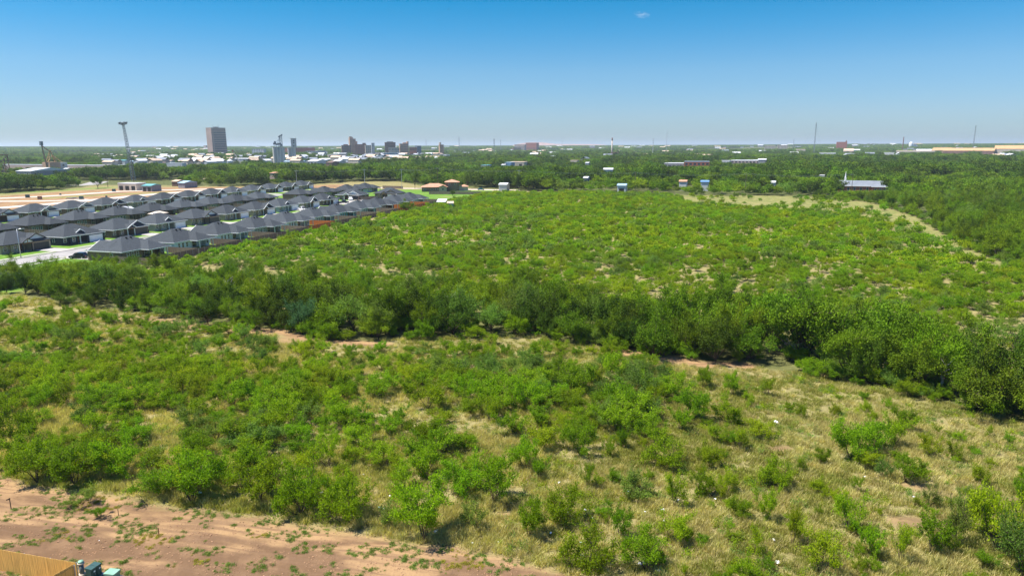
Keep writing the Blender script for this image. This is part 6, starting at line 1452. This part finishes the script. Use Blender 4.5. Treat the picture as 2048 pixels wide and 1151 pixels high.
def tree_label(t):
    if t[5] == 'bluish': return 'bluish green round tree at the front of the belt, unlike its neighbours'
    if t[5] not in ('belt', 'right', 'plain'): return t[5]
    px = proj(t[0], t[1], t[3] * .6)[0]
    if t[5] == 'belt':
        return '%s %s tree in the belt across the brush, %s' % ('tall' if t[3] > 7.4 else 'lower', KIND[t[4]], 'towards its left end' if px < 480 else ('left of its middle' if px < 900 else ('right of its middle' if px < 1330 else 'towards its right end')))
    if t[5] == 'right': return '%s %s tree in the wood on the right beyond the scrub' % ('tall' if t[3] > 7.4 else 'lower', KIND[t[4]])
    return '%s tree in the woods of the plain' % KIND[t[4]]
for t in vis[:298]:
    put_plant('leafy_tree', TREE, *t[:5], tree_label(t), 'tree', 'trees of the belt and the near woods', groups_rng.uniform(0, 6.28), .1)
chosen = set(id(t) for t in vis[:298]); others = [t for t in trees if id(t) not in chosen]
PLAIN = []
for i in range(8):
    PLAIN.append(tree_meshes('plain_tree', 500 + i, 8.0, (.9, .8, 1.0, .95, .75, .85, .9, .8)[i], 6, (1700, 1500, 1700, 1400, 1500, 1500, 1100, 1500)[i], .80, .44, M[('oak', 'oak', 'oak_d', 'oak_y', 'oak', 'oak_d', 'mesq_g', 'oak_y')[i]], trunk_h=.8, kids=3, scatter=.6))
SRC_PLAIN = source('plain_tree', [s[0] for s in PLAIN])
nt_ = [t for t in others if math.hypot(t[0], t[1]) < 430]; ft_ = [t for t in others if math.hypot(t[0], t[1]) >= 430]
o = scatter('wood', SRC_TREE, [(t[0], t[1], -.1) for t in nt_], [t[4] for t in nt_], groups_rng.uniform(0, 6.28, len(nt_)), sizes(TREE, [t[4] for t in nt_], [t[2] for t in nt_], [t[3] for t in nt_]))
tag(o, 'deeper part of the wood on the right beyond the scrub', 'wood', kind='stuff')
vm = [0, 1, 2, 3, 4, 5, 7, 2, 6]
n = 120000
D = np.sqrt(groups_rng.uniform(1000 ** 2, 2300 ** 2, n)); x = groups_rng.uniform(-1.05, .95, n) * D; y = D
keep = poisson(list(zip(x, y)), groups_rng.uniform(7.5, 10.5, len(x)) + smooth(1300, 2300, D) * 5)
x, y = x[keep], y[keep]; nb = fbm(x / 110, y / 110, 63)
px_, _ = proj(x, y, 0 * x)
town = smooth(60, 200, px_) * smooth(920, 820, px_) * smooth(1000, 1100, y) * smooth(1750, 1650, y)
ok = groups_rng.random(len(x)) > town * .35; x, y, nb = x[ok], y[ok], nb[ok]
h = groups_rng.uniform(6, 10.5, len(x)) + smooth(.5, .65, nb) * 4; w = h * groups_rng.uniform(1.0, 1.5, len(x)); bad = clear(x, y, h, w)
x, y, h, w, nb = x[~bad], y[~bad], h[~bad], w[~bad], nb[~bad]
vv = [int(groups_rng.choice([2, 5, 0] if t > .57 else ([3, 7, 0] if t < .40 else [0, 1, 4, 0, 6, 2, 5]))) for t in nb + groups_rng.normal(size=len(nb)) * .06]
pts = [(t[0], t[1], -.1) for t in ft_] + list(zip(x, y, 0 * x)); vs = [vm[t[4]] for t in ft_] + vv
o = scatter('far_woods', SRC_PLAIN, pts, vs, groups_rng.uniform(0, 6.28, len(pts)), sizes(PLAIN, vs, [t[2] for t in ft_] + list(w), [t[3] for t in ft_] + list(h)))
tag(o, 'green woods covering the plain out to the town', 'woods', kind='stuff')
# beyond: whole groves as one piece each
GROVE = []
for i in range(4):
    r = np.random.default_rng(700 + i); cs = []
    for k in range(16):
        c0 = np.array([r.uniform(-28, 28), r.uniform(-28, 28), 0]); hh = r.uniform(7, 12); m_ = 130
        d_ = unit(r, m_) * r.uniform(.5, 1, (m_, 1)) ** .4 * np.array([hh * .6, hh * .6, hh * .42]); d_[:, 2] += hh * .55; cs.append(c0 + d_)
    cs = np.concatenate(cs); GROVE.append(leaf_mesh('far_grove', cs, unit(r, len(cs)), unit(r, len(cs)) + np.array([0, 0, .6]), np.full(len(cs), 3.0), np.full(len(cs), 1.9), M[('oak', 'oak_d', 'oak', 'oak_y')[i]]))
SRC_GROVE = source('far_grove', GROVE)
n = 16000
D = np.sqrt(groups_rng.uniform(2250 ** 2, 6500 ** 2, 13000)); D = np.r_[D, groups_rng.uniform(6500, 16000, 5000)]; x = groups_rng.uniform(-1.0, .95, len(D)) * D; y = D
nb = fbm(x / 500, y / 500, 67); ok = nb < .56; x, y, D, nb = x[ok], y[ok], D[ok], nb[ok]; f = 1 + smooth(4000, 14000, D) * 1.2
hgt = np.ones(len(x)); bad = clear(x, y, hgt * 9, hgt * 44); x, y, f, nb = x[~bad], y[~bad], f[~bad], nb[~bad]
kd = groups_rng.integers(0, 4, len(x))
o = scatter('distant_woods', SRC_GROVE, np.c_[x, y, height(x, y)], kd, groups_rng.uniform(0, 6.28, len(x)), np.c_[f, f, 1 + 0 * f])
tag(o, 'dark line of woods running out to the horizon', 'woods', kind='stuff')
# scattered pale roofs too far off to make out
HM = []
for i, (wm, rm) in enumerate((('wall_white', 'roof_white'), ('wall_beige', 'roof_tan'), ('wall_pink', 'roof_grey'))):
    m1 = MB().prism([(-9, -5), (9, -5), (9, 5), (-9, 5)], 0, 5, top=False); nf = len(m1.f); m1.poly((-9.5, -5.5, 5), (9.5, -5.5, 5), (9.5, 0, 7), (-9.5, 0, 7)).poly((-9.5, 0, 7), (9.5, 0, 7), (9.5, 5.5, 5), (-9.5, 5.5, 5))
    me = bpy.data.meshes.new('far_roof'); me.from_pydata(m1.v, [], m1.f); me.materials.append(M[wm]); me.materials.append(M[rm])
    for f_ in list(me.polygons)[nf:]: f_.material_index = 1
    HM.append(me)
n = 340; D = np.r_[groups_rng.uniform(1050, 5200, 200), groups_rng.uniform(1000, 1900, 140)]; x = np.r_[groups_rng.uniform(-.55, .75, 200), groups_rng.uniform(-.6, -.1, 140)] * D
f = 1 + smooth(1500, 6000, D) * 1.2
o = scatter('distant_houses', source('far_roof', HM), np.c_[x, D, height(x, D) + 2.5], groups_rng.integers(0, 3, n), groups_rng.uniform(-.1, .1, n) - .28 + 1.57 * (groups_rng.random(n) < .3), np.c_[f, f, 1 + .35 * (f - 1) + groups_rng.uniform(0, .5, n)])
tag(o, 'pale specks of roofs showing among the far woods', 'houses', kind='stuff')

# ------------------------------------------------------------------ grass and weeds
def tuft(seed, n, h, lean, mat, rad_=.28, wid=.03):
    r = np.random.default_rng(seed); b0 = np.c_[r.normal(size=(n, 2)) * rad_ * .5, np.zeros(n)]
    d = np.c_[r.normal(size=(n, 2)) * lean + np.array([.12, -.05]), np.ones(n)]; d /= np.linalg.norm(d, axis=1, keepdims=True); L = h * r.uniform(.55, 1.15, n)
    return leaf_mesh('tuft', b0 + d * L[:, None] * .48, d, unit(r, n) + 1e-3, L, wid * r.uniform(.7, 1.4, n), mat)
SRC_G = source('tuft', [tuft(800 + i, 46, (.62, .70, .55, .50, .45)[i], (.33, .28, .4, .35, .45)[i], M[('straw', 'straw', 'straw', 'olive', 'olive')[i]], .42, .038) for i in range(5)] + [leaf_mesh('tuft', *(lambda r, m_: (np.c_[r.normal(size=(m_, 2)) * .2, np.abs(r.normal(size=m_)) * .22 + .12], unit(r, m_) + [0, 0, .8], unit(r, m_) + [0, 0, .8], np.full(m_, .14), np.full(m_, .06)))(np.random.default_rng(880 + i), 90), M[mt]) for i, mt in enumerate(('mesq_y', 'weed'))])
n = 160000
D = np.sqrt(groups_rng.uniform(40 ** 2, 150 ** 2, n)); x = groups_rng.uniform(-1.0, 1.1, n) * D; y = D * .98
dm_, lm_, _, wd_ = masks(x, y); p_, q_ = proj(x, y, 0 * x)
nz = fbm(x / 7, y / 7, 41); nz2 = fbm(x / 3, y / 3, 43)
dens = (1 - smooth(.05, .35, dm_)) * (1 - .75 * smooth(60, 120, D)) * (.35 + .65 * smooth(.34, .52, nz))
ok = (groups_rng.random(n) < dens) & (q_ > lane(p_, BELT_FRONT) - 2)
x, y, nz, nz2 = x[ok], y[ok], nz[ok], nz2[ok]; n = len(x)
big = fbm(x / 22, y / 22, 45); greenish = (big + (nz2 - .5) * .8 + (x > 30) * .05) > .485
kd = np.where(greenish, 3 + groups_rng.integers(0, 2, n), groups_rng.integers(0, 3, n)); kd = np.where(groups_rng.random(n) < .16, groups_rng.integers(0, 5, n), kd)
forb = (fbm(x / 2.2, y / 2.2, 48) > .60) & (groups_rng.random(n) < .30); kd = np.where(forb, 5 + groups_rng.integers(0, 2, n), kd)
s = groups_rng.uniform(.65, 1.25, n)
o = scatter('grass', SRC_G, np.c_[x, y, height(x, y)], kd, groups_rng.uniform(-.5, .5, n), np.c_[s, s, s * groups_rng.uniform(.7, 1.2, n)])
tag(o, 'tall straw coloured grass between the bushes', 'grass', kind='stuff')
SRC_W = source('weed', [leaf_mesh('weed', *(lambda r, m_: (np.c_[r.normal(size=(m_, 2)) * .16, np.abs(r.normal(size=m_)) * .10 + .02], unit(r, m_) + [0, 0, .5], unit(r, m_) + [0, 0, .8], np.full(m_, .13), np.full(m_, .065)))(np.random.default_rng(850 + i), 70), M[mt]) for i, mt in enumerate(('weed', 'weed', 'mesq_g', 'weed_y'))])
n = 30000
D = groups_rng.uniform(38, 75, n); x = groups_rng.uniform(-.85, .2, n) * D; y = D; dm_, _, _, _ = masks(x, y); nz = fbm(x / 3.2, y / 1.8, 47); nz3 = fbm(x / 1.0, y / .8, 49)
ok = (dm_ > .5) & (nz + (nz3 - .5) * 1.1 > .565); x, y = x[ok], y[ok]; n = len(x)
s = groups_rng.uniform(.12, .75, n) ** 1.3; ky = fbm(x / 4, y / 3, 51)
o = scatter('weeds', SRC_W, np.c_[x, y, height(x, y)], np.where((ky > .66), 3, groups_rng.integers(0, 3, n)), groups_rng.uniform(0, 6.28, n), np.c_[s, s, s])
tag(o, 'low green weeds sprouting on the red dirt strip', 'weeds', kind='stuff')
# clods that roughen the bare soil
CL = []
for i in range(3):
    r = np.random.default_rng(900 + i); m1 = MB(); m1.tube([(0, 0, -.03), (0.01, 0, .03), (0, .01, .07), (0, 0, .09)], [.10, .12 * r.uniform(.8, 1.2), .07, .02], 6); me = bpy.data.meshes.new('clod'); me.from_pydata(m1.v, [], m1.f); me.materials.append(M['soil_clod'] if 'soil_clod' in M else M.setdefault('soil_clod', surf('soil_clod', (.34, .20, .11), .3, 3, .95, .1))); CL.append(me)
n = 26000; D = groups_rng.uniform(38, 70, n); x = groups_rng.uniform(-.85, .2, n) * D; y = D; dm_, _, _, _ = masks(x, y); ok = (dm_ > .4) & (fbm(x / 2, y / 1.2, 53) > .5); x, y = x[ok], y[ok]; n = len(x); s = groups_rng.uniform(.15, .75, n) ** 1.5
o = scatter('soil_clods', source('clod', CL), np.c_[x, y, height(x, y)], groups_rng.integers(0, 3, n), groups_rng.uniform(0, 6.28, n), np.c_[s, s * groups_rng.uniform(.6, 1.5, n), s * .8])
tag(o, 'clods of dry red soil on the dirt strip', 'soil', kind='stuff')
# dead snags showing pale in the belt
for px, py, hpx, lb in ((2030, 770, 120, 'dark bare snag standing at the right end of the tree belt'), (1880, 790, 90, 'pale forked dead limb at the right part of the belt'), (1590, 720, 60, 'grey leaning dead branch in the belt by the gap'), (900, 640, 70, 'grey bare treetop in the middle of the belt'), (460, 600, 60, 'bare grey branches in the left part of the belt')):
    q = at(px, py); D_ = depth(*q); h = hpx * D_ / FPX; r = np.random.default_rng(px); limbs, _ = grow(r, h, .6, 3, h * .35, 1, 3, r0=.14)
    rt = thing('dead_tree', lb, 'dead tree', (q[0], q[1], 0)); mb = MB()
    for pts, rs in limbs: mb.tube(pts, [max(v, .03) for v in rs], 5)
    mb.build('trunk', M['bark' if px == 2030 else 'bark_grey'], rt)

# ------------------------------------------------------------------ small cloud and the hazy air
dd = CF + CR * ((1284 - 1024) / FPX) + CU * ((575.5 - 30) / FPX); pc = np.array([0, 0, CAM_H]) + dd * 9000
mb = MB()
r = random.Random(3)
me = bpy.data.meshes.new('cloud'); bmc = __import__('bmesh').new()
__import__('bmesh').ops.create_icosphere(bmc, subdivisions=3, radius=1.0); bmc.to_mesh(me); bmc.free()
m, nt, out = mat_new('cloud_vapour'); pv = N(nt, 'ShaderNodeVolumePrincipled'); pv.inputs['Color'].default_value = (1, 1, 1, 1)
g_ = N(nt, 'ShaderNodeTexCoord'); ln = N(nt, 'ShaderNodeVectorMath', operation='LENGTH'); nt.links.new(g_.outputs['Object'], ln.inputs[0])
fall = N(nt, 'ShaderNodeMapRange'); fall.inputs[1].default_value = 1.0; fall.inputs[2].default_value = .2; nt.links.new(ln.outputs['Value'], fall.inputs[0])
dn = math_(nt, 'MULTIPLY', math_(nt, 'MULTIPLY', fall.outputs[0], ramp(nt, noise(nt, 2.2, 5, .6, 'obj'), .45, .7)), .011); nt.links.new(dn, pv.inputs['Density']); nt.links.new(pv.outputs[0], out.inputs['Volume'])
me.materials.append(m); o = link('cloud', me); o.location = tuple(pc); o.scale = (125, 90, 48); o.rotation_euler = (0, .12, 0)
tag(o, 'tiny wisp of white cloud high in the clear sky', 'cloud', kind='thing')

hz = MB().box(-26000, 26000, -300, 40000, -1.4, 112).build('haze', None if False else M['glass'])
m, nt, out = mat_new('hazy_air'); pv = N(nt, 'ShaderNodeVolumePrincipled'); pv.inputs['Color'].default_value = (.80, .92, .97, 1); pv.inputs['Density'].default_value = 8.5e-5; pv.inputs['Anisotropy'].default_value = .2
nt.links.new(pv.outputs[0], out.inputs['Volume']); hz.data.materials.clear(); hz.data.materials.append(m); tag(hz, kind='stuff')
